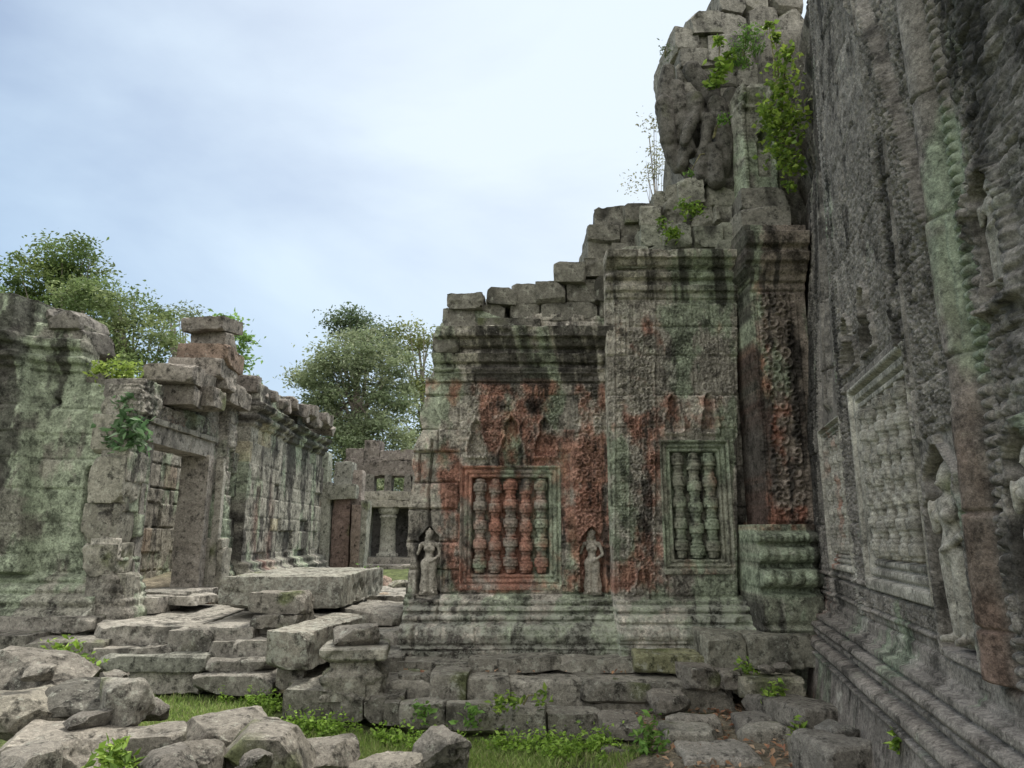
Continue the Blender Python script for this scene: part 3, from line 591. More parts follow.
def hR(u, v):
    g, b, b2, cu, cv = masonry(u, v, .62, .9, 1.9, 71, .009)
    body = sm(1.02, 1.04, v); h = prof(v, PR)-.026*g+.016*(b-.5)*body
    bw = lambda a, c, s=.006: sm(a-s, a+s, u)*sm(c+s, c-s, u)
    def strip(a, c, fill):          # carved band between two raised fillets
        return body*(bw(a, c)*fill + .026*(bw(a-.026, a)+bw(c, c+.026)))
    up = sm(2.98, 3.0, v)
    # friezes under the windows
    h += bw(.1, uR2)*(.018*scroll(u, v, .055, 4)*sm(1.13, 1.14, v)*sm(1.27, 1.26, v) + .025*(sm(1.08, 1.09, v)-sm(1.11, 1.12, v)) + .02*(sm(1.29, 1.30, v)-sm(1.32, 1.33, v)))
    h += strip(uu(853), uu(866), .03*scroll(u, v, .085, 31)) + strip(uu(818), uu(830), .024*scroll(u, v, .07, 33)) + strip(uu(927), uu(934), .03*scroll(u, v, .075, 35))*sm(2.26, 2.28, v)
    h += strip(uu(940), uR0-.13, .03*scroll(u, v, .075, 37))*sm(2.26, 2.28, v)
    # relief panel above the windows: tapestry carving framed by fillets
    pan = up*bw(uu(866)+.04, uu(932)-.05)
    h += pan*(.012*scroll(u, v, .10, 41)+.008*scroll(u, v, .05, 43)) + .03*body*(bw(uu(925), uu(925)+.02)*up)
    h += sm(2.9, 2.91, v)*sm(2.98, 2.97, v)*bw(uu(862), uu(928))*.03
    # long ridge with rows of beads on both sides
    rr = np.cos(np.clip((u-(uR0+uR1)/2)/(uR1-uR0)*2.9, -1.57, 1.57))
    h += body*(.12*rr**.6 + .035*bw(uR0-.10, uR0-.03)*beads(v, .05) + .045*bw(uR1+.03, uR1+.10)*beads(v, .06))
    fol = sm(uR1+.12, uR1+.14, u)*body
    h += fol*(.055*lumps(u+.02*vnoise(u*6, v*6, 0, 2), v, .068, 51)*(.6+.4*sm(-.2, .2, vnoise(u*5, v*2.5, 0, 61)))-.02 + .016*lumps(u, v, .03, 53))
    # swept frame of the false gable, high on the wall
    c1 = uR0-.10-.25*np.clip(v-3.2, 0, 3)**1.3
    h += .09*sm(.09, .06, np.abs(u-c1))*sm(3.2, 3.5, v) + .04*sm(.035, .02, np.abs(u-c1+.16))*sm(3.3, 3.6, v)
    c2 = uu(840)+.06*np.clip(v-3.0, 0, 5)
    h += .07*sm(.07, .05, np.abs(u-c2))*sm(2.9, 3.0, v) + .045*sm(.03, .02, np.abs(u-c2-.14))*sm(2.9, 3., v) + .04*sm(.03, .02, np.abs(u-c2+.13))*sm(2.9, 3., v)
    for s in scR:
        d = drop(u, v, s); h -= .16*sm(.006, -.006, d); h += .035*sm(.04, .03, d)*sm(0, .008, d)
    for n in (nD, nE, nU):
        d = arch(u, v, n); h = np.where(d < .03, 0, h) - .2*sm(.006, -.010, d); h += .05*sm(.065, .05, d)*sm(0, .008, d)*(.75+.25*beads(v+u, .05))
    for wdw, fw in ((wBig, .19), (wSm, .12)):
        d = box(u, v, wdw); h = np.where(d < fw*.85, -.55, h)
    h += .05*np.sin(v*9)*sm(5.6, 6.2, v)*sm(1.6, .4, u) + lean(u, v)
    ero = sm(.28, .42, fbm(u*1.6, v*1.3, 3, 5, 77, .6))
    h -= ero*body*(.012+.02*fol) + (1-body)*.012*sm(.15, .5, fbm(u*1.2, v*2, 5, 2, 29))
    return h+.0035*body*fbm(u*16, v*16, 0, 4, 22)+.001*fbm(u*16, v*16, 0, 3, 22)+.010*fbm(u*1.1, v*.6, 0, 2, 24)
def cR(u, v, px, py, H):
    g, b, b2, cu, cv = masonry(u, v, .62, .9, 1.9, 71, .009)
    rid = sm(uR0-.02, uR0+.02, u)*sm(uR1+.02, uR1-.02, u)
    low = sm(.98, .9, v); u_, v_ = u+.4*H*low, v-1.2*H*low
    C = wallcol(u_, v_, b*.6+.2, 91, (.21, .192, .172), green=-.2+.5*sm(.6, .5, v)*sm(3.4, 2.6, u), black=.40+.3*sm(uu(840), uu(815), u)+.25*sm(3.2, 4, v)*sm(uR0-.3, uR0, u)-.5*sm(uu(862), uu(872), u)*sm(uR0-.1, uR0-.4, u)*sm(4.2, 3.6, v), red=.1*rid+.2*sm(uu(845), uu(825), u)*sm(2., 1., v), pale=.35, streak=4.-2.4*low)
    C = mixc(C, (.15, .07, .045), rid*sm(3.2, 1.2, v)*sm(.95, 1.05, v)*sm(-.2, .25, fbm(u*6, v*1.6, 6, 5, 15))*.55)
    C = mixc(C, (.12, .085, .065), rid*sm(-.25, .3, fbm(u*5, v*1.2, 3, 5, 5))*.6)
    return rgba(C, .3+.2*sm(1., .8, v))
usr = np.concatenate([np.arange(-.15, 3.2, .012), np.arange(3.2, 6.15, .007), np.arange(6.15, 7.6, .04)])
vsr = np.concatenate([np.arange(.0, 4.6, .0095), np.arange(4.6, 8.9, .022)])
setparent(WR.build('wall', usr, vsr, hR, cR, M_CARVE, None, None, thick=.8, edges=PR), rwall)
for wdw, fw, n, sd in ((wBig, .19, 5, 111), (wSm, .12, 4, 121)):
    wn = window(rwall, WR, wdw, fw, n, sd, (.36, .34, .295), depth=.30, redf=.0 if n == 5 else .35, groups=7, green=-.5, blk=-.3, rfac=.27, ctr=.06, mat=M_CARVE, wear=.3); setparent(wn, rwall)
for n, sd in ((nD, 131), (nE, 132), (nU, 133)):
    P = WR.O+WR.U*((n[0]+n[2])/2)+NR*-.015; P[2] = n[1]+.05
    devata('devata_carving', rwall, tuple(P), min(1.0, (n[3]-n[1])*.9), math.atan2(D[1], D[0])+.12, sd, tone=(.24, .225, .195), voxel=.009)
P = WR.O+WR.U*3.6-NR*1.2
o = stone('core_masonry', (P[0], P[1], 4.3), (1.4, 7.0, 8.6), 140, res=.3, tone=(.19, .18, .155)); o.rotation_euler = (0, 0, math.atan2(D[1], D[0])+math.pi/2); setparent(o, rwall)

# ================================================================== LEFT BUILDING: green wing and doorway
pav = thing('temple_pavilion', 'ruined stone pavilion with green stained wall and open doorway under a broken gable', 'temple', (-5, 10, .5))
YLb = 9.5
W1 = Wall((0, YLb, 0), (1, 0, 0), (0, -1, 0))
P1 = [(-1, .5), (.55, .5), (.6, .45), (.74, .48), (.8, .42), (.82, .34), (.9, .37), (.96, .3), (.98, .22), (1.03, .25), (1.08, .2), (1.1, .12), (1.16, .14), (1.2, .05), (1.24, 0), (3.9, 0), (3.92, .06), (4.0, .08), (4.02, .15), (4.1, .17), (4.12, .1), (4.2, .1), (4.22, .2), (4.34, .24), (4.36, .14), (5, .1)]
o1x = np.array([-200, 0, 30, 62, 75, 84, 88, 112, 114, 132, 136, 150]); o1y = np.array([300, 303, 312, 316, 330, 345, 372, 376, 384, 388, 430, 470])
def hW1(u, v):
    px, py = proj(np.stack([u.ravel(), np.full(u.size, YLb), v.ravel()], 1)); px = px.reshape(u.shape); py = py.reshape(u.shape)
    g, b, b2, cu, cv = masonry(u, v, .34, .4, 1.0, 151, .010); body = sm(1.22, 1.26, v)*sm(3.9, 3.86, v)
    h = prof(v, P1)*np.where(v > 3, sm(100, 70, px), 1.)-.02*g+.03*(b-.5) + .28*sm(38, 32, px)*sm(1.2, 1.25, v)
    h -= .12*sm(2.0, 3.9, v)*sm(40, 55, px)
    h -= .35*sm(.3, .45, fbm(u*1.6, v*1.1, 8, 3, 155)+.9*reg(px, py, 84, 465, 106, 530, 6)-.3)*body
    h -= .25*(b2 > .6)*sm(100, 112, px)*body
    h += body*.03*scroll(u, v, .09, 7)*sm(98, 104, px)
    return h+.012*fbm(u*7, v*7, 0, 4, 152)+(1-body)*(.02*fbm(u*6, v*12, 1, 4, 9)-.05*sm(.2, .5, fbm(u*2.6, v*4, 5, 4, 39)))
def cW1(u, v, px, py, H):
    g, b, b2, cu, cv = masonry(u, v, .34, .4, 1.0, 151, .010)
    return rgba(wallcol(u, v, b, 161, (.225, .22, .185), green=.42+.9*reg(px, py, 14, 345, 112, 600, 14), black=.38+.6*reg(px, py, -90, 320, 14, 480, 12)+.45*reg(px, py, 36, 330, 70, 420, 10)+.4*reg(px, py, 50, 530, 100, 575, 8)-.12*reg(px, py, 40, 420, 95, 600, 14), pale=.25, streak=3.), .45+.15*sm(1.2, 1.1, v))
def mW1(u, v):
    px, py = proj(np.stack([u.ravel(), np.full(u.size, YLb), v.ravel()], 1)); px = px.reshape(u.shape); py = py.reshape(u.shape)
    g, b, b2, cu, cv = masonry(u, v, .34, .4, 1.0, 151, .010)
    cx_, cy_ = proj(np.stack([cu.ravel(), np.full(u.size, YLb), cv.ravel()], 1)); cx_ = cx_.reshape(u.shape); cy_ = cy_.reshape(u.shape)
    return (cy_ > np.interp(cx_, o1x, o1y)+(b-.5)*10) & (px < 116+8*(b2-.5)-6*sm(440, 600, py))
setparent(W1.build('green_wall', np.arange(-8.5, -4.4, .017), np.arange(.3, 5.2, .017), hW1, cW1, M_WALL, None, mW1, thick=.45, back=True), pav)
XD = -4.98
tlb = [(-60, 304, -8, 322), (-12, 306, 24, 322), (20, 303, 50, 320), (46, 310, 78, 328), (58, 324, 84, 346), (84, 372, 108, 390), (104, 380, 124, 400)]
for i, q in enumerate(tlb):
    setparent(face_block('parapet_block', *q, YLb-.1+.1*(i % 3), .8, 770+i, rot=(.03*math.sin(i*3.), .05*math.sin(i*2.), .06*math.sin(i)), tone=(.16, .15, .135), black=.6, lich=.5, rnd=.014, rough=.025, chips=12, chip=.2), pav)
W2 = Wall((XD, 0, 0), (0, 1, 0), (1, 0, 0))
dY0, dY1, dZ0, dZ1 = 9.82, 11.5, .88, 2.95
o2 = [(9.4, 3.75), (9.9, 3.7), (10.0, 3.5), (10.3, 3.45), (10.32, 3.95), (10.6, 4.1), (11.5, 4.2), (12.3, 4.15), (12.32, 3.9), (13.4, 3.9)]
def hW2(u, v):
    g, b, b2, cu, cv = masonry(u, v, .36, .35, .8, 171, .012)
    h = .035*(b-.5)-.025*g + .5*prof(v, P1)*sm(1.3, 1.2, v)*sm(11.7, 11.9, u)+.5*prof(v, P1)*sm(1.3, 1.2, v)*sm(9.9, 9.8, u)
    pil = sm(12.0, 12.03, u)*sm(12.42, 12.39, u)
    h += .14*pil+.02*scroll(u, v, .1, 5)*pil + .04*sm(3.28, 3.3, v)*sm(3.6, 3.58, v)*sm(11.9, 11.8, u)
    h -= .1*(b2 > .75)*sm(1.4, 1.5, v)
    return h+.03*scroll(u, v, .16, 9)*sm(3.05, 3.1, v)*sm(11.8, 11.7, u)+.015*fbm(u*6, v*6, 0, 4, 172)
def cW2(u, v, px, py, H):
    g, b, b2, cu, cv = masonry(u, v, .36, .35, .8, 171, .012)
    return rgba(wallcol(u, v, b, 181, (.25, .235, .205), green=.25+.5*reg(px, py, 214, 430, 232, 600, 5), black=.36, red=.12+.2*(b2 > .7), pale=.35), .6)
def mW2(u, v):
    g, b, b2, cu, cv = masonry(u, v, .36, .35, .8, 171, .012)
    z, t = zip(*o2); return (v < np.interp(cu, z, t)+(b2-.5)*.2) & ~((u > dY0-.04) & (u < dY1+.04) & (v > dZ0-.2) & (v < dZ1+.05))
setparent(W2.build('doorway_wall', np.arange(9.2, 13.4, .02), np.arange(.3, 4.5, .02), hW2, cW2, M_WALL, None, mW2, thick=.34, back=True), pav)
df = thing('door_frame', '', '', (XD, 10.7, .88)); del df['label'], df['category']; setparent(df, pav)
for q in (0,):
    dkw = dict(tone=(.24, .225, .20), rnd=.008, rough=.006, chips=4, chip=.03, moss=.05, black=.25, lich=.4, parent=df)
    stone('jamb', (XD-.2, dY0-.09, 1.92), (.42, .2, 2.1), 201, rot=(-.01, 0, 0), **dkw)
    stone('jamb', (XD-.13, dY1+.07, 1.92), (.46, .2, 2.1), 202, **dict(dkw, tone=(.30, .275, .245), black=.0, moss=-.3, lich=.15))
    stone('lintel', (XD-.16, (dY0+dY1)/2, 3.07), (.42, dY1-dY0+.5, .26), 203, **dkw)
    stone('threshold', (XD-.1, (dY0+dY1)/2, .80), (.9, dY1-dY0+.3, .2), 204, **dkw)
# frames standing a little proud: thin moulded border of the opening
for (c, s, sd) in (((XD+.2, dY1+.24, 1.9), (.12, .12, 2.05), 205), ((XD+.03, (dY0+dY1)/2, 3.24), (.12, dY1-dY0+.6, .08), 206)):
    stone('moulding', c, s, sd, df, tone=(.24, .23, .2), rnd=.006, rough=.004, chips=2, lich=.5)
# stepped gable above the door
gb = [(11.3, 3.9, .4, .5), (11.45, 4.2, .36, .6), (11.45, 4.55, .34, .8), (11.6, 4.86, .3, .5), (11.55, 5.14, .24, .8), (10.85, 3.75, .3, .5), (10.45, 3.72, .3, .5), (10.75, 4.02, .26, .5), (11.95, 4.05, .36, .6), (12.2, 4.0, .3, .5), (10.25, 4.0, .28, .5), (11.1, 4.3, .3, .4)]
for i, (y, z, h, l) in enumerate(gb):
    setparent(stone('gable_block', (XD-.02+.04*((i*3) % 4-1.5), y, z), (.6+.1*(i % 3), l, h), 210+i, rot=(.14 if i == 4 else .02*math.sin(i*2.), .03*math.sin(i), .08*math.sin(i*1.3)), tone=(.22, .2, .175) if i != 2 else (.22, .165, .13), lich=.55, rnd=.014, rough=.025, chips=9), pav)
for i, (y, z, sx, sy, sz) in enumerate(((11.86, 1.12, .4, .35, .75), (11.84, 1.55, .34, .3, .2), (9.45, .98, .36, .4, .5), (9.38, 1.4, .12, .4, .4), (9.4, 1.85, .02, .4, .5), (9.36, 2.4, .1, .4, .6), (9.38, 3.0, .0, .4, .5), (9.5, 3.35, .1, .5, .3))):
    setparent(stone('doorside_block', (XD+(.16 if y > 10 else sx*.5-.27), y, z), (sx if y > 10 else .45, sy, sz), 225+i, tone=(.23, .22, .185), lich=.65, rough=.025, rnd=.014, chips=9), pav)
W3 = Wall((-7.3, 0, 0), (0, 1, 0), (1, 0, 0))
def cW3(u, v, px, py, H):
    g, b, b2, cu, cv = masonry(u, v, .4, .4, .8, 231, .006)
    C = wallcol(u, v, b*.6+.15, 233, (.26, .245, .21), green=.05, black=.2, pale=.4); return rgba(mixc(C, (.25, .175, .125), (b2 > .9)*.4), .4)
setparent(W3.build('inner_wall', np.arange(10.6, 18, .025), np.arange(.3, 3.9, .025), lambda u, v: (lambda m: -.04*m[0]+.06*(m[1]-.5)+.01*fbm(u*8, v*8, 0, 3, 4))(masonry(u, v, .4, .4, .8, 231, .006)), cW3, M_WALL, None, thick=.5, back=True), pav)

# ------------------------------------------------------------------ long gallery beyond it
gal = thing('gallery', 'long grey stone gallery wall with black stains and crumbling roof stones past the doorway', 'temple', (-4.8, 15, .5))
XG = -4.86
W4 = Wall((XG-.39, 0, 0), (.03, .9995, 0), (.9995, -.03, 0))
P4 = [(-1, .4), (.7, .4), (.9, .34), (.95, .24), (1.05, .26), (1.1, .14), (1.2, .15), (1.24, 0), (3.68, 0), (3.7, .06), (3.78, .07), (3.8, .13), (3.88, .15), (3.9, .08), (3.96, .1), (3.98, .2), (4.1, .24), (4.12, .12), (5, .1)]
def hW4(u, v):
    g, b, b2, cu, cv = masonry(u, v, .34, .3, .7, 241, .012)
    step = .12*sm(14.85, 14.9, u); ang = .05*sm(13.75, 13.72, u)
    return prof(v, P4)-.011*g+.012*(b-.5)-step+ang-.06*(b2 > .85)+.012*fbm(u*6, v*6, 0, 4, 242)-.05*sm(.3, .5, fbm(u*2, v*3, 5, 4, 39))*(v > 3.65)
def cW4(u, v, px, py, H):
    g, b, b2, cu, cv = masonry(u, v, .34, .3, .7, 241, .012)
    red = .5*sm(13.3, 13.6, u)*sm(14.8, 14.2, u)*sm(3, 2, v)
    C = wallcol(u, v, b*.3+.32, 251, (.25, .24, .205), green=.2, black=.62+.3*sm(3.6, 3.75, v)+.15*sm(2.4, 1.2, v), pale=.2, streak=3.2)
    C = mixc(C, (.16, .075, .06), red*sm(-.1, .3, fbm(u*2, v, 2, 3, 8))); return rgba(mixc(C, (.36, .31, .19), (b > .965)*.4), .45)
def mW4(u, v):
    g, b, b2, cu, cv = masonry(u, v, .34, .3, .7, 241, .012); return cv < 4.32-.03*(u-13)+(b-.5)*.25
setparent(W4.build('gallery_wall', np.arange(13.0, 18.3, .022), np.arange(.3, 4.6, .022), hW4, cW4, M_WALL, None, mW4, thick=.8, back=True), gal)
rs = np.random.RandomState(5)
for i in range(17):
    y = 13.0+i*.315; setparent(stone('roof_stone', (XG-.12+rs.uniform(-.1, .1)+(y-13)*.03, y, 4.36+rs.uniform(-.06, .12)+(.12 if i in (11, 14, 15) else 0)), (.6, rs.uniform(.25, .36), rs.uniform(.18, .34)), 260+i, rot=tuple(rs.uniform(-.12, .12, 3)), tone=(.2, .18, .16), lich=.5, black=.4, rough=.04, rnd=.014, chips=12, chip=.25), gal)

# ------------------------------------------------------------------ red door jambs and pillar at the gallery's end
g2 = thing('ruined_doorway', 'narrow ruined doorway with a tall reddish jamb and a pale carved pillar at the gallery end', 'doorway', (-4.4, 18.6, .7))
Yd = 18.6
def g2b(nm, x0, y0, x1, y1, Y=Yd, d=.5, seed=0, **kw):
    a = dict(rnd=.015, rough=.02, chips=4, chip=.06, lich=.5, res=.05); a.update(kw); setparent(face_block(nm, x0, y0, x1, y1, Y, d, seed, **a), g2)
g2b('pillar', 318, 492, 329, 576, seed=281, tone=(.29, .29, .25)); g2b('capital', 316, 482, 332, 493, seed=282, d=.6, tone=(.28, .28, .24)); g2b('pillar_block', 319, 452, 328, 483, seed=283, tone=(.27, .29, .24))
g2b('jamb', 331, 498, 349, 577, Y=18.7, seed=284, tone=(.17, .125, .11), rough=.01, rnd=.02)
g2b('lintel', 328, 485, 356, 499, Y=18.5, seed=285, tone=(.27, .27, .23), rough=.05)
g2b('side_pier', 350, 505, 359, 590, Y=18.6, seed=286, tone=(.22, .175, .15), lich=.5); g2b('side_pier', 357, 500, 365, 590, Y=18.7, seed=287, tone=(.25, .245, .21), rot=(0, .04, 0))
g2b('gable_stone', 334, 462, 352, 486, Y=18.7, seed=288, tone=(.25, .25, .22), rough=.06); g2b('gable_stone', 349, 470, 362, 505, Y=18.8, seed=289, tone=(.23, .2, .18))
g2b('side_pier', 310, 500, 318, 584, Y=18.5, seed=290, tone=(.24, .2, .17), rough=.05)

# ------------------------------------------------------------------ far gallery with round column
far = thing('pillared_gallery', 'distant roofless two storey gallery with round column and square openings, behind the courtyard passage', 'temple', (-4, 21.5, 1))
YF = 21.0
def fb(nm, x0, y0, x1, y1, Y=YF, d=.6, seed=0, **kw):
    a = dict(rnd=.02, rough=.03, chips=4, chip=.08, lich=.5, res=.05, tone=(.17, .16, .14), black=.5); a.update(kw); setparent(face_block(nm, x0, y0, x1, y1, Y, d, seed, **a), far)
for i, q in enumerate(((345, 466, 356, 500), (360, 474, 374, 494), (384, 474, 391, 494), (404, 474, 412, 494), (412, 474, 424, 494))): fb('upper_pier', *q, seed=600+i, d=.5)
for i, q in enumerate(((343, 458, 382, 476), (380, 459, 420, 476), (345, 448, 364, 460), (364, 440, 380, 460), (380, 450, 400, 461), (398, 449, 426, 460))): fb('upper_lintel', *q, seed=610+i, d=.7, tone=(.165, .145, .13), rough=.05, lich=.55)
for i, q in enumerate(((356, 491, 390, 500), (388, 491, 424, 500), (358, 499, 426, 507))): fb('architrave', *q, seed=620+i, Y=YF-.1, d=.8, tone=(.25, .235, .2))
fb('pier', 357, 506, 368, 560, seed=630, tone=(.26, .255, .22)); fb('pier', 408, 506, 424, 562, seed=631)
fb('sill', 352, 557, 426, 566, seed=632, Y=YF-.2, d=1.2)
for i, q in enumerate(((350, 565, 420, 575, YF-1.), (352, 574, 418, 584, YF-1.8), (345, 583, 402, 592, YF-2.8))): fb('step', *q[:4], Y=q[4], d=1.1, seed=635+i, tone=(.24, .22, .195))
c0 = onY(387, 558, YF+.25); zt = zY(506, YF); hh = zt-c0[2]
lathe('column', [(0, .01), (0, .32), (.12, .32), (.14, .25), (.2, .24), (hh-.35, .215), (hh-.33, .25), (hh-.28, .25), (hh-.24, .2), (hh-.2, .28), (hh-.12, .3), (hh, .32), (hh, .01)], 20, M_ROCK, None, c0, lambda V: stonecol(V*.9, 640, (.27, .265, .23), .1, .1, .5))
setparent(bpy.context.scene.objects['column'], far)
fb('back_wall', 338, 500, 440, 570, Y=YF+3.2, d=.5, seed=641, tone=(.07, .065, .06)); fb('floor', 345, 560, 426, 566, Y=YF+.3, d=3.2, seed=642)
fb('ceiling_slab', 345, 496, 430, 503, Y=YF+.1, d=3.4, seed=643)
# ================================================================== GROUND
def gz(x, y):
    z = -.2+.11*sm(.6, 1.5, x)+.12*sm(7.2, 8.6, y)*sm(.9, 1.6, x)
    z = z+.16*sm(-.6, -2.4, x)*sm(6.3, 8, y) + .42*sm(8.7, 10.6, y)*sm(-1.2, -2.2, x) + .42*sm(-4.6, -5.4, x)*sm(8, 9, y)
    z = z+.42*sm(13, 20, y)+.22*sm(6.4, 5.2, y)*sm(-.2, -1.8, x)
    return z
def ground():
    a = np.concatenate([np.arange(-9, 5, .05)]); f = np.array([12, 15, 20, 28, 40, 60, 100, 200, 500.])
    xs = np.concatenate([-f[::-1], a, f]); ys = np.concatenate([[-500, -200, -80, -30, -10, -3, 0, 1.5], np.arange(3, 14, .05), np.arange(14, 26, .3), [30, 40, 60, 100, 200, 500]])
    X, Y = np.meshgrid(xs, ys); Z = gz(X, Y)+.025*fbm(X*2, Y*2, 0, 4, 3)+.015*fbm(X*9, Y*9, 0, 3, 5)*(np.abs(X) < 12)
    n = fbm(X*1.1, Y*1.1, 2, 4, 8)
    C = np.ones(X.shape+(3,))*np.array([.21, .185, .14]); C = C*(1+.35*fbm(X*4, Y*4, 1, 4, 4))[..., None]
    gr = sm(1.0, .5, X+.25*n)*sm(8.9, 8.3, Y)+sm(14, 18, Y)
    C = mixc(C, (.075, .105, .03), gr*.85); C = mixc(C, (.07, .10, .03), sm(.15, .45, n)*.6)
    nx = len(xs); k = np.arange(X.size).reshape(X.shape)
    F = np.stack([k[:-1, :-1], k[:-1, 1:], k[1:, 1:], k[1:, :-1]], -1).reshape(-1, 4)
    tag(mesh_np('ground', np.stack([X, Y, Z], -1).reshape(-1, 3), [F], M_SOIL, None, np.concatenate([C.reshape(-1, 3), np.full((X.size, 1), .15)], 1)), kind='structure')
ground()

# ================================================================== TERRACE, STEPS
ter = thing('stone_terrace', 'low weathered stone terrace of long slabs and broken kerb blocks below the facade', 'terrace', (0, 8, 0))
def T(*a, **k):
    kw = dict(tone=(.215, .205, .175), moss=.3, black=.28, lich=.7, rnd=.006, rough=.014, chip=.16, chips=12, res=.022); kw.update(k); sd = a[7]; a = list(a); a[6] += .07*math.sin(sd*2.7); a[4] += 2*math.sin(sd*1.9); q = .86+.2*math.sin(sd*5.1); kw['tone'] = tuple(t*q for t in kw['tone']); kb = 1.3 if a[0] == 'kerb_block' else 1.; a[4] += (kb-1)*4*math.sin(sd*7.3); kw['rot'] = (.025*kb*math.sin(sd*1.3), .03*kb*math.sin(sd*2.1), .07*kb*math.sin(sd*3.7)); kw['moss'] = .35; kw['black'] = .35+.2*math.sin(sd*4.3); setparent(slab(*a, **kw), ter)
T('slab', 284, 366, 676, 691, 722, 7.35, 701, moss=.3); T('slab', 362, 402, 678, 694, 724, 7.45, 702)
T('slab', 396, 434, 668, 676, 708, 7.75, 703); T('slab', 430, 467, 666, 677, 712, 7.6, 704); T('slab', 466, 508, 668, 678, 708, 7.7, 705)
T('slab', 506, 580, 664, 683, 709, 7.72, 706); T('slab', 578, 652, 664, 684, 707, 7.75, 707)
T('kerb_block', 384, 400, 696, 702, 726, 7.2, 708); T('kerb_block', 399, 446, 698, 705, 730, 7.3, 709); T('kerb_block', 445, 508, 700, 707, 732, 7.3, 710); T('kerb_block', 506, 546, 703, 709, 742, 7.2, 711); T('kerb_block', 545, 602, 704, 710, 740, 7.25, 712)
T('slab', 398, 470, 655, 664, 676, 8.15, 713); T('slab', 468, 560, 652, 660, 674, 8.2, 714); T('slab', 558, 640, 650, 658, 674, 8.05, 715, moss=.45); T('slab', 636, 706, 648, 655, 674, 8.0, 716, moss=.65, tone=(.2, .2, .12))
T('slab', 340, 402, 646, 658, 676, 8.2, 717); T('slab', 648, 684, 668, 683, 700, 7.7, 718)
setparent(stone('slab', (0, 8.45, .05), (4.6, 1.4, .38), 719, tone=(.22, .21, .18), moss=.3, rough=.03), ter)
stp = thing('stone_steps', 'broken stone steps and flat paving leading up to the open doorway on the left', 'steps', (-4, 8.6, .2))
def ST_(*a, **k):
    kw = dict(tone=(.26, .245, .215), moss=.16, black=.25, lich=.6, rnd=.006, rough=.014, chip=.16, chips=12, res=.025); kw.update(k); sd = a[7]; a = list(a); q = .76+.2*math.sin(sd*5.1); kw['tone'] = tuple(t*q for t in kw['tone']); kw.setdefault('rot', (.02*math.sin(sd*1.3), .025*math.sin(sd*2.1), .06*math.sin(sd*3.7))); kw['black'] = .4+.15*math.sin(sd*4.3); kw['lich'] = .65; setparent(slab(*a, **kw), stp)
ST_('paving_slab', 84, 190, 606, 624, 646, 8.75, 731); ST_('paving_slab', 186, 272, 606, 626, 642, 8.8, 732); ST_('paving_slab', -60, 96, 606, 618, 634, 8.95, 733); ST_('paving_slab', 262, 350, 606, 618, 640, 9.1, 734)
ST_('step', 170, 214, 622, 630, 656, 8.5, 735, lich=.8); ST_('step', 208, 252, 622, 627, 646, 8.55, 736); ST_('step', 232, 275, 634, 640, 660, 8.35, 737); ST_('step', 206, 236, 638, 642, 662, 8.4, 738)
ST_('step', 12, 100, 628, 641, 662, 8.5, 739); ST_('step', -70, 30, 626, 634, 660, 8.55, 740); ST_('step', 90, 170, 638, 647, 664, 8.45, 741)
ST_('step', 95, 207, 649, 656, 672, 8.25, 742, tone=(.22, .22, .19)); ST_('step', 118, 200, 668, 671, 694, 8.3, 743, moss=.35, black=.45); ST_('step', 205, 270, 652, 660, 672, 8.15, 744); ST_('step', 190, 276, 664, 675, 694, 8.0, 745, moss=.3)
ST_('step', 20, 120, 655, 664, 700, 8.35, 747, moss=.3)
ST_('door_step', 128, 196, 592, 597, 606, 9.95, 748); ST_('door_step', 132, 184, 589, 592, 599, 10.15, 749)
ST_('paving_slab', 270, 345, 588, 600, 612, 11.2, 751); ST_('paving_slab', 340, 402, 600, 610, 626, 9.6, 752); ST_('paving_slab', 330, 400, 586, 596, 606, 12.2, 753, rot=(0, 0, .15)); ST_('paving_slab', 345, 402, 622, 634, 650, 8.9, 754)

# ================================================================== LOOSE BLOCKS (each a thing)
def loose(label, o, cat='stone block', group=None): return tag(o, label, cat, group)
RK = dict(tone=(.175, .162, .14), moss=.2, black=.42, lich=.62, rnd=.004, rough=.018, chip=.36, chips=22, res=.015)
def R(label, x0, y0, x1, y1, Y, depth, seed, cat='rock', name='rock', rot=(0, 0, 0), **k):
    kw = dict(RK); kw.update(k); rot = tuple(np.array(rot)*(.45, .45, 1))
    dz = zY(y0, Y)-zY(y0, Y+depth*.7)          # y0 is where the top of the rock is seen, towards its back
    y0 = y0+FOC*max(dz, 0)/Y*.95; y0 = min(y0, y1-.25*(y1-y0)-4)
    return loose(label, face_block(name, x0, y0, x1, y1, Y, depth, seed, rot=rot, **kw), cat)
B = dict(name='stone_block', cat='stone block', rnd=.005, rough=.012, chip=.18, chips=14)
loose('long carved lintel block lying on the paving before the stained gallery wall', slab('stone_block', 222, 345, 567, 576, 612, 9.4, 800, tone=(.21, .2, .17), lich=.85, black=.4, rnd=.015, rough=.03, rot=(0, 0, -.02)))
R('grey block topmost of the two stacked beside the long carved lintel', 248, 591, 303, 613, 8.65, .5, 801, **dict(B, rough=.04)); R('flat block lower of the two stacked beside the long carved lintel', 250, 612, 300, 629, 8.6, .6, 802, **B)
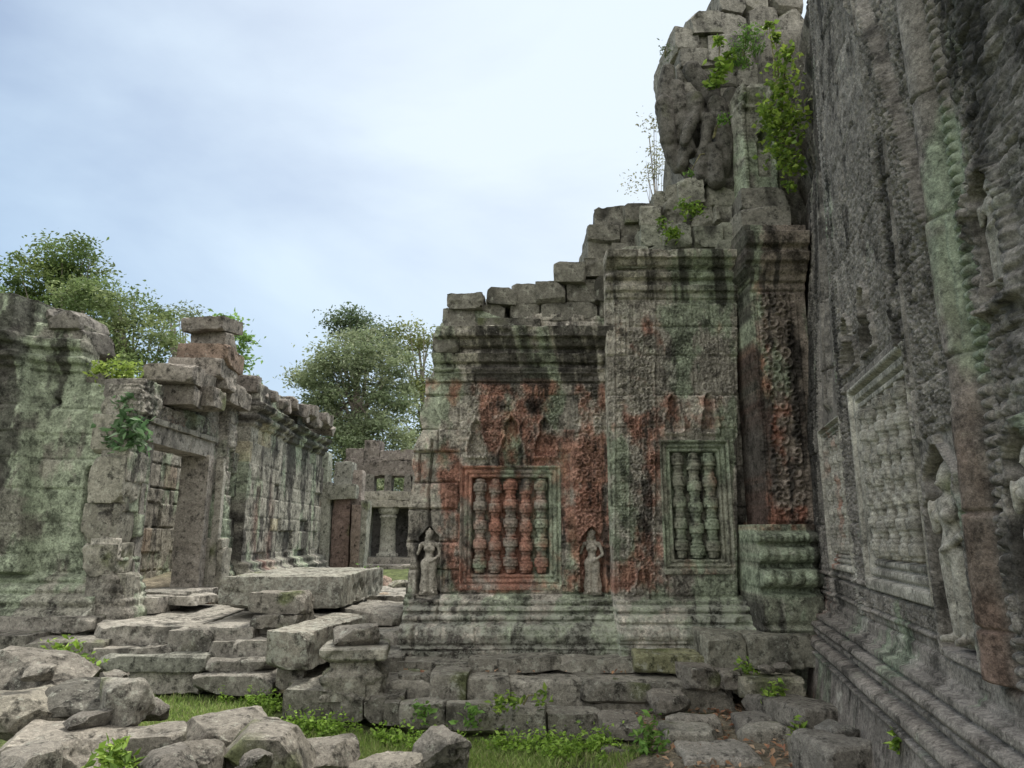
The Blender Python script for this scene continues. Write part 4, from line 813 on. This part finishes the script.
# long beam pointing at the viewer
pA, pB = np.array(onY(286, 640, 7.75)), np.array(onY(352, 620, 9.35)); dd = pB-pA
loose('heavy squared beam propped on small stones, its rough end towards the grass', stone('stone_block', ((pA[0]+pB[0])/2, (pA[1]+pB[1])/2, .54), (.5, float(np.hypot(dd[0], dd[1])), .38), 803, rot=(.01, .02, -math.atan2(dd[0], dd[1])), tone=(.215, .2, .17), lich=.85, black=.35, rnd=.012, rough=.03, chip=.12, chips=12))
R('small prop stone under the end of the heavy squared beam', 276, 662, 304, 690, 7.9, .4, 804, **B)
ped = thing('moulded_pedestal', 'stacked moulded pedestal stone with narrow waist and tilted cap, on the terrace corner slab', 'pedestal', (onY(346, 680, 7.55)[0], 7.8, .2))
def square_turned(name, rows, seed, parent, loc, rz, tone, n=28):
    t = np.linspace(-1, 1, n, endpoint=False); e = np.ones(n)
    P = np.concatenate([np.stack([t, -e], 1), np.stack([e, t], 1), np.stack([-t, e], 1), np.stack([-e, -t], 1)]); P = P/np.maximum(1, (np.abs(P)**14).sum(1, keepdims=True)**(1/14))
    R_ = np.array(rows); zz = np.interp(np.linspace(0, len(R_)-1, 6*len(R_)), np.arange(len(R_)), R_[:, 0]); ww = np.interp(np.linspace(0, len(R_)-1, 6*len(R_)), np.arange(len(R_)), R_[:, 1])
    V = np.concatenate([P[None]*ww[:, None, None], np.broadcast_to(zz[:, None, None], (len(zz), len(P), 1))], 2).reshape(-1, 3); m = len(P)
    o_ = seed*1.7
    for a_ in range(3): V[:, a_] += .010*fbm(V[:, 0]*6+o_, V[:, 1]*6, V[:, 2]*6+a_*5, 4, seed)
    V[:, :2] *= (1-.10*sm(.15, .35, fbm(V[:, 0]*4, V[:, 1]*4+o_, V[:, 2]*4, 4, seed+3)))[:, None]
    k = np.arange(len(zz)*m).reshape(len(zz), m); k2 = np.roll(k, -1, 1)
    c, q = math.cos(rz), math.sin(rz); V = np.stack([V[:, 0]*c-V[:, 1]*q, V[:, 0]*q+V[:, 1]*c, V[:, 2]], 1)
    o = mesh_np(name, V, [np.stack([k[:-1], k2[:-1], k2[1:], k[1:]], -1).reshape(-1, 4)], M_ROCK, None, stonecol(V, seed, tone, .35, .35, .7), loc=loc)
    o.data.set_sharp_from_angle(angle=math.radians(30)); return setparent(o, parent)
pb = onY(347, 692, 7.42); pz = pb[2]; px_, py_ = pb[0], 7.76
square_turned('base', [(-.1, .01), (-.1, .325), (.13, .325), (.135, .30), (.17, .275), (.19, .25), (.215, .24), (.215, .01)], 811, ped, (px_, py_, pz), .1, (.2, .19, .16))
square_turned('waist', [(.20, .01), (.20, .235), (.25, .235), (.27, .26), (.285, .29), (.285, .01)], 812, ped, (px_, py_, pz), .1, (.19, .18, .15))
square_turned('slab', [(.28, .01), (.28, .315), (.30, .335), (.385, .335), (.40, .32), (.405, .01)], 813, ped, (px_, py_, pz), .1, (.21, .2, .17))
setparent(stone('cap', (px_, py_, pz+.48), (.46, .46, .2), 814, rot=(.05, -.1, .25), tone=(.2, .185, .16), moss=.25, lich=.7, rnd=.02, rough=.02, chips=14, chip=.3, res=.018), ped)
# foreground rubble, left
BO = dict(rnd=.02, rough=.03, chip=.42, chips=26)
R('large smooth sloping boulder at the lower left corner above the rubble', -110, 648, 78, 735, 5.6, .75, 821, rot=(0, .35, .2), **BO)
R('rounded mossy rock below the large sloping boulder at the frame edge', -50, 690, 36, 752, 5.05, .7, 822, **dict(BO, tone=(.22, .205, .17)))
R('dark ribbed rock wedged between the sloping boulder and the lichen spotted block', 22, 684, 86, 728, 5.3, .6, 823, rot=(0, .08, .2), tone=(.12, .115, .1))
R('squarish block with white lichen spots and a black underside', 78, 677, 138, 736, 5.25, .34, 824, rot=(.1, .05, -.3), tone=(.2, .19, .165), name='stone_block', cat='stone block', black=.4, lich=.75, rough=.04)
R('broad pale flat rock at the bottom left with a lichen rosette', -30, 724, 112, 790, 4.75, .7, 825, rot=(.15, .06, .1), tone=(.19, .175, .15), chip=.3)
R('grey speckled rock between the flat pale rock and the large boulder', 104, 724, 160, 790, 4.95, .6, 826, rot=(0, .1, .4))
R('broad rounded boulder lying at the edge of the grass', 150, 714, 256, 790, 5.5, .8, 827, rot=(.1, .06, -.1), **BO)
R('leaning slab of rock with a black notch beside the broad boulder', 200, 728, 300, 790, 5.15, .6, 828, rot=(.1, .22, .1), black=.35)
R('small angular stone in front of the broad boulder', 158, 735, 206, 790, 4.95, .5, 829, rot=(0, -.15, .3))
R('grooved moulding fragment leaning in the grass near the frame bottom', 280, 740, 356, 790, 5.7, .5, 830, rot=(0, -.2, .5), name='stone_block', cat='stone block', rough=.03)
R('lumpy carved stone with white lichen standing in the grass', 414, 729, 480, 790, 6.0, .5, 831, rnd=.12, rough=.1, lich=.55, tone=(.13, .122, .108), chip=.35)
R('pale flat stone at the bottom edge left of the lumpy carved stone', 340, 756, 424, 800, 5.7, .6, 832, tone=(.15, .14, .12), lich=.4)
R('low brown stone sunk in the rubble beside the orange leaf', 60, 716, 96, 740, 5.1, .4, 833)
R('upright broken corner stone behind the dark ribbed rock', 88, 672, 118, 690, 5.6, .3, 834, rot=(0, .2, .3))
more = (('thin broken shard leaning on the squarish lichen block', (128, 700, 158, 728), 5.6, .3, .5), ('dark wedge of rock between the flat pale rock and the squarish block', (58, 712, 84, 736), 5.0, .3, -.4),
    ('fist sized grey rock in front of the rounded mossy rock', (8, 738, 36, 762), 4.7, .25, .3), ('angular brown rock at the very bottom beside the grey speckled rock', (128, 750, 176, 790), 4.6, .4, .7),
    ('small split stone at the grass edge right of the leaning slab', (268, 738, 300, 762), 5.5, .3, .2), ('low weathered stone in the grass left of the grooved fragment', (246, 726, 278, 750), 5.9, .3, .9),
    ('narrow grey stone wedged under the leaning slab', (226, 752, 262, 790), 4.8, .3, .1), ('pale triangular rock at the bottom left corner', (-20, 748, 34, 800), 4.4, .4, .6), ('small dark stone on the sloping boulder', (18, 664, 44, 682), 5.6, .2, .3))
for i, (lab, q, Y, dp, rz) in enumerate(more):
    R(lab, *q, Y, dp, 880+i, rot=(.1*math.sin(i*2.), .25*math.sin(i*1.7), rz), tone=(.17+.04*math.sin(i*4.), .158+.037*math.sin(i*4.), .138+.03*math.sin(i*4.)))
# stones around the path, right
R('cube shaped grey stone at the end of the terrace slabs', 655, 692, 694, 716, 7.2, .5, 841, **dict(B, rnd=.05))
R('dark squared block with a pitted face, upper of two at the terrace corner', 604, 716, 642, 740, 6.85, .6, 842, **B); R('squared block under the pitted one at the terrace corner', 600, 739, 646, 775, 6.7, .6, 843, **B)
loose('grey stepping stone with a square front beside the terrace corner blocks', slab('stone_block', 664, 722, 718, 731, 764, 6.7, 844, tone=(.26, .25, .215), lich=.6, rough=.03, zext=.1))
loose('pale flat stepping stone at the bottom of the path', slab('stone_block', 686, 766, 739, 757, 776, 6.15, 845, tone=(.28, .265, .235), rough=.04, chip=.15, zext=.1))
loose('thin dark paving stone in the middle of the leafy path', slab('stone_block', 738, 786, 710, 719, 727, 7.0, 846, tone=(.2, .19, .17), zext=.15)); loose('low paving stone in front of the thin dark one on the path', slab('stone_block', 742, 798, 722, 728, 738, 6.8, 847, tone=(.23, .22, .19), zext=.15))
loose('small flat slab beside the cube shaped grey stone', slab('stone_block', 668, 724, 712, 717, 726, 7.05, 852, zext=.15))
R('grey corner stone leaning under the moss ledge', 686, 664, 720, 692, 7.6, .4, 848, rot=(0, .1, .2), **B); R('mossy broken stone right of the leaning corner stone', 718, 668, 744, 692, 7.6, .4, 849, **dict(B, moss=.5)); R('squat mossy block below the lotus pedestal base', 743, 672, 806, 700, 7.45, .6, 850, **dict(B, moss=.5, tone=(.2, .19, .15)))
R('small round stone on the squat mossy block, right one', 777, 663, 794, 675, 7.5, .2, 851, rnd=.07); R('small round stone on the squat mossy block, left one', 761, 664, 779, 674, 7.5, .2, 853, rnd=.07)
loose('dark sloping slab against the foot of the tall carved wall', slab('stone_block', 786, 846, 686, 712, 724, 6.6, 854, tone=(.17, .16, .14), moss=.3, rot=(-.06, .04, .2), zext=.1)); 
loose('long dark kerb slab at the lower right along the carved wall', slab('stone_block', 818, 880, 728, 746, 790, 5.4, 855, tone=(.19, .18, .16), rot=(0, 0, .22), rough=.03, zext=.1)); R('flat loose rock lying on the long dark kerb slab', 824, 723, 868, 739, 5.75, .3, 856, tone=(.17, .165, .15))
loose('worn step slab between the path and the long kerb slab', slab('stone_block', 798, 822, 734, 742, 775, 6.0, 857, tone=(.2, .19, .16), rot=(0, 0, .2), zext=.1))
# rubble in the passage
for i, (lab, q, Y) in enumerate((('reddish fallen block in the passage before the pillared gallery', (374, 576, 388, 588), 15.), ('grey tilted block in the passage beside the facade edge', (388, 580, 404, 594), 14.), ('brown flat block in the passage nearest the terrace', (362, 592, 390, 606), 12.6), ('small pale block in the passage against the jambs', (352, 588, 366, 600), 13.2), ('dark fallen block left of the brown flat block in the passage', (340, 596, 362, 610), 12.))):
    R(lab, *q, Y, .5, 870+i, name='stone_block', cat='stone block', res=.05, rough=.04, rot=(.1*i, .15-.1*i, .4*i), tone=((.27, .2, .16), (.25, .24, .2), (.25, .2, .15), (.29, .27, .24), (.2, .18, .16))[i])

# ================================================================== VEGETATION
def leaves_np(C, size, rs, up=.3, asp=.45, droop=0.):
    """one folded leaf (two quads) per centre"""
    n = len(C); d = rs.normal(size=(n, 3)); d[:, 2] = d[:, 2]*.6-droop; d /= np.linalg.norm(d, axis=1, keepdims=True)
    nr = rs.normal(size=(n, 3)); nr[:, 2] = np.abs(nr[:, 2])+up; s = np.cross(d, nr); s /= np.maximum(np.linalg.norm(s, axis=1, keepdims=True), 1e-6); nn = np.cross(s, d)
    L = (size*rs.uniform(.6, 1.3, n))[:, None]; Wd = L*asp
    V = np.stack([C-d*L*.5, C+s*Wd*.5+nn*Wd*.15-d*L*.05, C+d*L*.5-nn*L*.08, C-s*Wd*.5+nn*Wd*.15-d*L*.05], 1)
    F = np.arange(n*4).reshape(n, 4); return V.reshape(-1, 3), F
def leafcol(n, cols, rs, cl=None):
    c = np.array(cols)*1.6; k = rs.randint(0, len(c), n) if cl is None else cl
    C = c[k]*rs.uniform(.7, 1.3, (n, 1)); return np.repeat(C, 4, 0)
def clumps(blobs, nper, rs, crad):
    out = []; cid = []; k = 0
    for (c, r, n) in blobs:
        d = rs.normal(size=(n, 3)); d /= np.linalg.norm(d, axis=1, keepdims=True); rad = rs.uniform(.35, 1.05, (n, 1))**.6
        cen = np.array(c)+d*rad*np.array(r)
        for q in cen:
            m = int(nper*rs.uniform(.6, 1.6)); g = rs.normal(size=(m, 3))*crad*.9*np.array([1, 1, .5])*rs.uniform(.6, 1.3); out.append(q+g); cid.append(np.full(m, k)); k += 1
    return np.concatenate(out), np.concatenate(cid), k
def tube(pts, rad, seg=7):
    V = []; F = []; pts = np.array(pts, float)
    for i, p in enumerate(pts):
        d = pts[min(i+1, len(pts)-1)]-pts[max(i-1, 0)]; d /= np.linalg.norm(d)+1e-9
        a = np.cross(d, [.3, .9, .1]); a /= np.linalg.norm(a); b = np.cross(d, a)
        for k in range(seg): t = 2*math.pi*k/seg; V.append(p+rad[i]*(math.cos(t)*a+math.sin(t)*b))
    for i in range(len(pts)-1):
        for k in range(seg): F.append((i*seg+k, i*seg+(k+1) % seg, (i+1)*seg+(k+1) % seg, (i+1)*seg+k))
    return np.array(V), np.array(F)
def tree(name, label, base, blobs_px, Y, cols, seed, lsize=.17, nper=85, crad=.34, limbs=8, trunk_r=.25, dens=1., group=None, top=None):
    rs = np.random.RandomState(seed); s = Y/FOC*1.02; blobs = []
    t = thing(name, label, 'tree', (*base, float(gz(np.array(base[0]), np.array(base[1])))), group)
    for (x, y, rx, ry) in blobs_px:
        yo = rs.uniform(-1, 1)*rx*s*.5; c = onY(x, y, Y+yo); r = (rx*s, rx*s*.9, ry*s)
        blobs.append((c, r, max(4, int(dens*r[0]*r[2]*14))))
    P, cid, k = clumps(blobs, nper, rs, crad); V, F = leaves_np(P, lsize, rs)
    tint = rs.randint(0, len(cols), k)[cid]; lt = rs.uniform(.75, 1.25, k)[cid]
    C = leafcol(len(P), cols, rs, tint)*np.repeat(lt, 4)[:, None]
    setparent(mesh_np('crown', V, [F], M_LEAF, None, C, smooth=False), t)
    z0 = t.location[2]-.2; top_ = max(b[0][2] for b in blobs); b0 = np.array([base[0], base[1], z0]); cx = np.mean([b[0] for b in blobs], 0)
    end = np.array([cx[0], cx[1], top_-.3]); pts = [b0+(end-b0)*f+np.array([.12*math.sin(f*7+seed), .1*math.cos(f*5), 0]) for f in np.linspace(0, 1, 9)]
    V, F = tube(pts, np.linspace(trunk_r, trunk_r*.2, 9)); VV, FF = [V], [F]; off = len(V)
    for (c, r, n) in blobs:
        for q in range(3):
            f = rs.uniform(.35, .85); a = b0+(end-b0)*f; e = np.array(c)+rs.uniform(-.6, .6, 3)*np.array(r); m = (a+e)/2+np.array([0, 0, -.2])
            V, F = tube([a, m, e], [trunk_r*.32, trunk_r*.18, trunk_r*.05], 5); VV.append(V); FF.append(F+off); off += len(V)
    V = np.concatenate(VV); setparent(mesh_np('trunk', V, [np.concatenate(FF)], M_BARK, None, stonecol(V, seed, (.2, .18, .15), .1, .1, .4)), t)
    return t
GRN = [(.085, .125, .04), (.105, .15, .05), (.065, .10, .035), (.13, .165, .06)]
PGR = [(.145, .175, .10), (.17, .20, .12), (.12, .15, .085), (.19, .215, .13)]
YEL = [(.105, .14, .055), (.09, .125, .05), (.13, .16, .07)]
tree('broadleaf_tree', 'bushy green tree with rounded crown behind the green stained wall', (-11.5, 22.5), [(112, 312, 42, 30), (95, 345, 36, 34), (135, 340, 42, 34), (150, 322, 26, 24), (85, 300, 28, 20), (118, 385, 40, 40)], 22.5, YEL, 901, lsize=.16, nper=90, dens=1.15, crad=.3)
tree('broadleaf_tree', 'taller dark tree with loose top at the far left edge, behind the bushy tree', (-17.5, 30), [(70, 252, 32, 14), (40, 275, 40, 20), (70, 292, 40, 24), (22, 298, 24, 14), (95, 268, 14, 14), (-20, 300, 30, 20), (50, 330, 70, 40)], 30, GRN, 902, lsize=.2, nper=95, crad=.42)
tree('broadleaf_tree', 'airy grey green sapling between the bushy tree and the tilted gable block', (-10.6, 25), [(172, 318, 18, 16), (165, 350, 18, 28), (184, 316, 8, 8)], 25, PGR, 903, nper=45, dens=.8, lsize=.15)
tree('slender_tree', 'slender young tree with pale leaves rising behind the tilted gable block', (-7.2, 19), [(226, 328, 17, 10), (240, 342, 10, 9), (218, 322, 10, 6), (238, 360, 11, 12), (248, 380, 8, 10), (236, 388, 12, 12)], 19, [(.12, .2, .06), (.15, .23, .08)], 904, nper=40, dens=5, lsize=.17, crad=.2, trunk_r=.08)
tree('broadleaf_tree', 'pale grey green tree with full rounded crown left of the facade', (-6.9, 31), [(335, 370, 34, 30), (318, 392, 26, 30), (362, 350, 30, 22), (385, 365, 30, 24), (350, 410, 46, 30), (392, 400, 24, 30), (330, 425, 34, 22), (375, 440, 50, 24), (340, 455, 40, 20), (385, 480, 46, 26), (350, 500, 40, 22)], 31, PGR, 905, lsize=.18, nper=95, crad=.36, dens=1.3, trunk_r=.3)
tree('broadleaf_tree', 'dark topped tree rising above the pale tree left of the facade', (-7.4, 38), [(350, 318, 14, 10), (355, 330, 22, 10), (338, 324, 5, 5), (372, 338, 26, 12)], 38, [(.07, .095, .05), (.06, .085, .045)], 906, lsize=.22, nper=90, crad=.45, dens=1.3)
tree('broadleaf_tree', 'yellowish spreading tree with a bare curved branch touching the facade cornice', (-4.0, 36), [(415, 334, 24, 9), (432, 340, 16, 14), (400, 345, 20, 12), (418, 395, 24, 18), (425, 372, 12, 10), (410, 430, 30, 20)], 36, [(.14, .155, .06), (.12, .145, .06)], 907, lsize=.2, nper=70, crad=.4)
tree('slender_tree', 'sparse small tree with thin grey twigs behind the broken tower', (3.2, 16), [(652, 168, 14, 14), (648, 184, 18, 12), (655, 124, 3, 4), (660, 152, 8, 8)], 16, [(.13, .14, .09), (.16, .16, .11)], 908, nper=26, lsize=.09, crad=.2, dens=1.2, trunk_r=.06)
tree('bush', 'low green bush seen through the square openings of the pillared gallery', (-4.6, 25), [(350, 482, 16, 14), (372, 486, 14, 14), (394, 486, 16, 14), (414, 484, 14, 14)], 25, PGR, 909, lsize=.16, nper=90, crad=.3, dens=2.2, trunk_r=.1)
# far wood that closes the gaps
rs = np.random.RandomState(77); blobs = [((x, 52+6*math.sin(x*.7), 2.2), (3.4, 2.5, 2.4), 26) for x in np.arange(-48, 40, 4.2)]
Pq, cid, k = clumps(blobs, 60, rs, .7); V, F = leaves_np(Pq, .42, rs)
tag(mesh_np('distant_forest', V, [F], M_LEAF, None, leafcol(len(Pq), GRN, rs), smooth=False), 'low band of green forest far beyond the ruins', 'forest', kind='stuff')

def plant(name, label, cat, pts, size, cols, seed, spread, per, asp=.5, droop=.1, stems=None, group=None):
    rs = np.random.RandomState(seed); C = []
    for (p, r) in pts: C.append(np.array(p)+rs.normal(size=(int(per*r), 3))*r*spread*np.array([1, .8, 1]))
    C = np.concatenate(C); base = np.mean([p for p, r in pts], 0); t = thing(name, label, cat, tuple(base), group)
    V, F = leaves_np(C, size, rs, up=.5, asp=asp, droop=droop)
    setparent(mesh_np('foliage', V, [F], M_LEAF, None, leafcol(len(C), cols, rs), smooth=False), t)
    VV, FF, off = [], [], 0
    for (p, r) in pts:
        p = np.array(p); V, F = tube([base+(p-base)*.3+np.array([0, .05, -.05]), (base+p)/2+np.array([0, .02, .03]), p+np.array([0, 0, r*.4])], [.012, .009, .004], 5); VV.append(V); FF.append(F+off); off += len(V)
    setparent(mesh_np('stem', np.concatenate(VV), [np.concatenate(FF)], M_BARK, None, stonecol(np.concatenate(VV), seed, (.16, .15, .08))), t); return t
BRT = [(.15, .235, .035), (.19, .27, .05), (.12, .195, .03), (.09, .15, .03)]
MID = [(.10, .19, .04), (.13, .22, .05), (.08, .15, .035)]
plant('hanging_vine', 'bright yellow green vine hanging down between the tower and the tall carved wall', 'vine', [(onY(x, y, 8.1), r) for x, y, r in ((788, 52, .1), (784, 70, .2), (781, 90, .22), (784, 110, .25), (780, 122, .25), (786, 140, .25), (782, 152, .2), (792, 165, .14), (768, 112, .1), (772, 128, .1), (795, 120, .16), (776, 38, .08), (769, 26, .08), (790, 186, .08))], .075, [(.18, .25, .045), (.22, .29, .055), (.13, .20, .04), (.09, .14, .03)], 921, .55, 520, .8)
plant('fern', 'feathery green fern growing in a crack of the broken tower', 'fern', [(onY(x, y, 8.85), r) for x, y, r in ((746, 40, .16), (752, 32, .12), (738, 52, .12), (742, 62, .1), (756, 48, .1))], .07, MID, 922, .6, 900, .3, droop=.5)
plant('small_shrub', 'light green broad leaved shrub on the tower ledge beside the fern', 'shrub', [(onY(x, y, 8.8), r) for x, y, r in ((722, 66, .12), (716, 78, .12), (728, 56, .08), (712, 84, .08), (720, 40, .08))], .12, BRT, 923, .55, 380, .5)
plant('small_shrub', 'tiny green tuft low in the carved figure of the tower', 'shrub', [(onY(x, y, 8.7), r) for x, y, r in ((724, 118, .08), (720, 122, .05), (690, 174, .06))], .06, MID, 924, .5, 500)
plant('small_shrub', 'bright weeds on the upper ledge above the bay cornice', 'shrub', [(onY(x, y, 8.5), r) for x, y, r in ((690, 208, .12), (698, 210, .08), (682, 206, .06))], .07, BRT, 925, .6, 600)
plant('small_shrub', 'bright weeds on the lower ledge above the bay cornice', 'shrub', [(onY(x, y, 8.4), r) for x, y, r in ((672, 234, .10), (676, 232, .07), (662, 222, .06))], .07, BRT, 926, .6, 600)
plant('small_shrub', 'dark twiggy tuft on the left edge of the tower top', 'shrub', [(onY(x, y, 9.1), r) for x, y, r in ((667, 54, .12), (665, 48, .1))], .08, [(.07, .09, .05)], 927, .5, 180, .3)
plant('broad_leaved_shrub', 'dark green large leaved shrub growing from the wall beside the door lintel', 'shrub', [(onY(x, y, 9.2), r) for x, y, r in ((128, 416, .18), (120, 432, .18), (136, 428, .16), (124, 442, .14), (140, 440, .14), (112, 442, .08), (126, 400, .1))], .17, [(.07, .13, .06), (.10, .17, .08), (.16, .22, .14)], 928, .55, 230, .42, droop=.5)
plant('ledge_shrub', 'yellow green leafy bush on top of the broken green stained wall', 'shrub', [(onY(x, y, 9.7), r) for x, y, r in ((110, 374, .2), (122, 380, .2), (132, 388, .18), (100, 370, .12), (138, 396, .12), (128, 372, .14))], .09, [(.2, .26, .06), (.16, .22, .05)], 929, .55, 700, .45)
for i, (lab, ps, Y, cl) in enumerate((('leafy bright weed clump under the steps beside the sloping boulder', ((70, 660, .16), (60, 652, .12), (82, 668, .14), (92, 674, .1), (48, 654, .1)), 6.9, BRT), ('small weed at the foot of the block under the lotus pedestal', ((747, 668, .09),), 7.7, BRT), ('weed sprouting beside the dark sloping slab near the carved wall', ((778, 692, .1), (770, 696, .08)), 7.2, BRT), ('weed between the stepping stones at the frame bottom', ((655, 745, .14), (648, 730, .12), (652, 760, .14), (640, 752, .1)), 6.6, MID), ('small weed on the leafy path beside the kerb slab', ((800, 728, .08), (806, 742, .07)), 6.4, BRT), ('tall leafed weed among the rubble at the bottom left', ((108, 758, .1), (112, 750, .08), (125, 764, .08)), 4.7, BRT), ('small green sprout low at the foot of the carved wall', ((900, 742, .07),), 4.8, BRT), ('green weed in the passage before the pillared gallery', ((370, 578, .2), (366, 580, .14)), 14.5, MID), ('weed on the terrace kerb nearest the moulded pedestal', ((424, 712, .1),), 7.15, MID), ('weed on the terrace kerb below the middle of the baluster window', ((470, 716, .1),), 7.15, MID), ('bright weed on the grass below the terrace kerb', ((510, 700, .09), (500, 704, .08), (540, 698, .07)), 7.15, BRT))):
    plant('weed', lab, 'weed', [(onY(x, y, Y), r) for x, y, r in ps], .075, cl, 940+i, .55, 480, .5)

# grass, undergrowth and fallen leaves
def grass():
    rs = np.random.RandomState(12); n = 90000; x = rs.uniform(-4.2, 1.1, n); y = rs.uniform(5.6, 8.5, n)
    d = fbm(x*1.6, y*1.6, 0, 4, 9)+.35
    keep = (d > rs.uniform(-.25, .45, n)) & (x < .95+.2*vnoise(y*3, y*0, 0, 3)) & (y < np.interp(x, [-4.2, -2.6, -2.3, -1.6, 1.0], [8.3, 8.1, 7.4, 7.25, 7.1])) & ~((x < -1.6) & (y < 6.1-.25*(x+1.6)*-1*0))
    x, y = x[keep], y[keep]; n = len(x); z = gz(x, y)
    h = rs.uniform(.03, .085, n)*(1+.6*fbm(x*2, y*2, 3, 3, 4)); a = rs.uniform(0, 2*math.pi, n); wd = rs.uniform(.003, .006, n); ln = rs.uniform(.1, .9, n)*h; b = rs.uniform(0, 2*math.pi, n)
    p = np.stack([x, y, z], 1); s = np.stack([np.cos(a), np.sin(a), 0*a], 1)*wd[:, None]; t = np.stack([np.cos(b)*ln, np.sin(b)*ln, h], 1)
    m = p+t*np.array([.35, .35, .6])
    V = np.stack([p-s, p+s, m+s*.8, m-s*.8, p+t], 1).reshape(-1, 3); i = np.arange(n)[:, None]*5
    C = np.array([[.25, .36, .09], [.30, .41, .12], [.20, .29, .08], [.36, .38, .17]])[rs.randint(0, 4, n)]*rs.uniform(.75, 1.25, (n, 1))
    tag(mesh_np('grass', V, [np.concatenate([i+0, i+1, i+2, i+3], 1), np.concatenate([i+3, i+2, i+4], 1)], M_GRASS, None, np.repeat(C, 5, 0), smooth=False), 'short bright green grass in the hollow below the terrace', 'grass', kind='stuff')
    # broad leaved ground cover along the stones
    n = 9000; t = rs.rand(n); k = rs.randint(0, 5, n)
    lines = [((-2.1, 7.25), (-1.2, 7.1)), ((-1.2, 7.05), (.9, 6.95)), ((-3.4, 7.95), (-2.4, 7.75)), ((-.9, 6.9), (.9, 6.6)), ((.75, 6.9), (.95, 6.3))]
    A = np.array([l[0] for l in lines])[k]; Bq = np.array([l[1] for l in lines])[k]; q = A+(Bq-A)*t[:, None]+rs.normal(size=(n, 2))*.07
    C = np.stack([q[:, 0], q[:, 1], gz(q[:, 0], q[:, 1])+np.abs(rs.normal(size=n))*.07+.01], 1); C = C[fbm(C[:, 0]*3, C[:, 1]*3, 0, 3, 8) > -.1]
    V, F = leaves_np(C, .045, rs, up=1., asp=.6); tag(mesh_np('undergrowth', V, [F], M_LEAF, None, leafcol(len(C), [(.17, .27, .04), (.12, .2, .035), (.2, .3, .06)], rs), smooth=False), 'small leafy ground cover along the foot of the terrace blocks', 'ground cover', kind='stuff')
    n = 900; x = np.concatenate([rs.uniform(1.2, 3.2, 640), rs.uniform(-1.2, 2.6, 60), rs.normal(2.55, .35, 200)]); y = np.concatenate([rs.uniform(5.2, 7.9, 640), rs.uniform(8.0, 8.5, 60), rs.uniform(5., 7.6, 200)])
    z = gz(x, y)+.035; z[640:700] = .27+.02*rs.rand(60)
    V, F = leaves_np(np.stack([x, y, z], 1), .07, rs, up=3., asp=.6); tag(mesh_np('fallen_leaves', V, [F], M_LEAF, None, leafcol(n, [(.27, .15, .085), (.22, .11, .07), (.32, .23, .16), (.2, .14, .1), (.3, .2, .13)], rs), smooth=False), 'dry orange brown leaves scattered over the path and terrace', 'fallen leaves', kind='stuff')
grass()
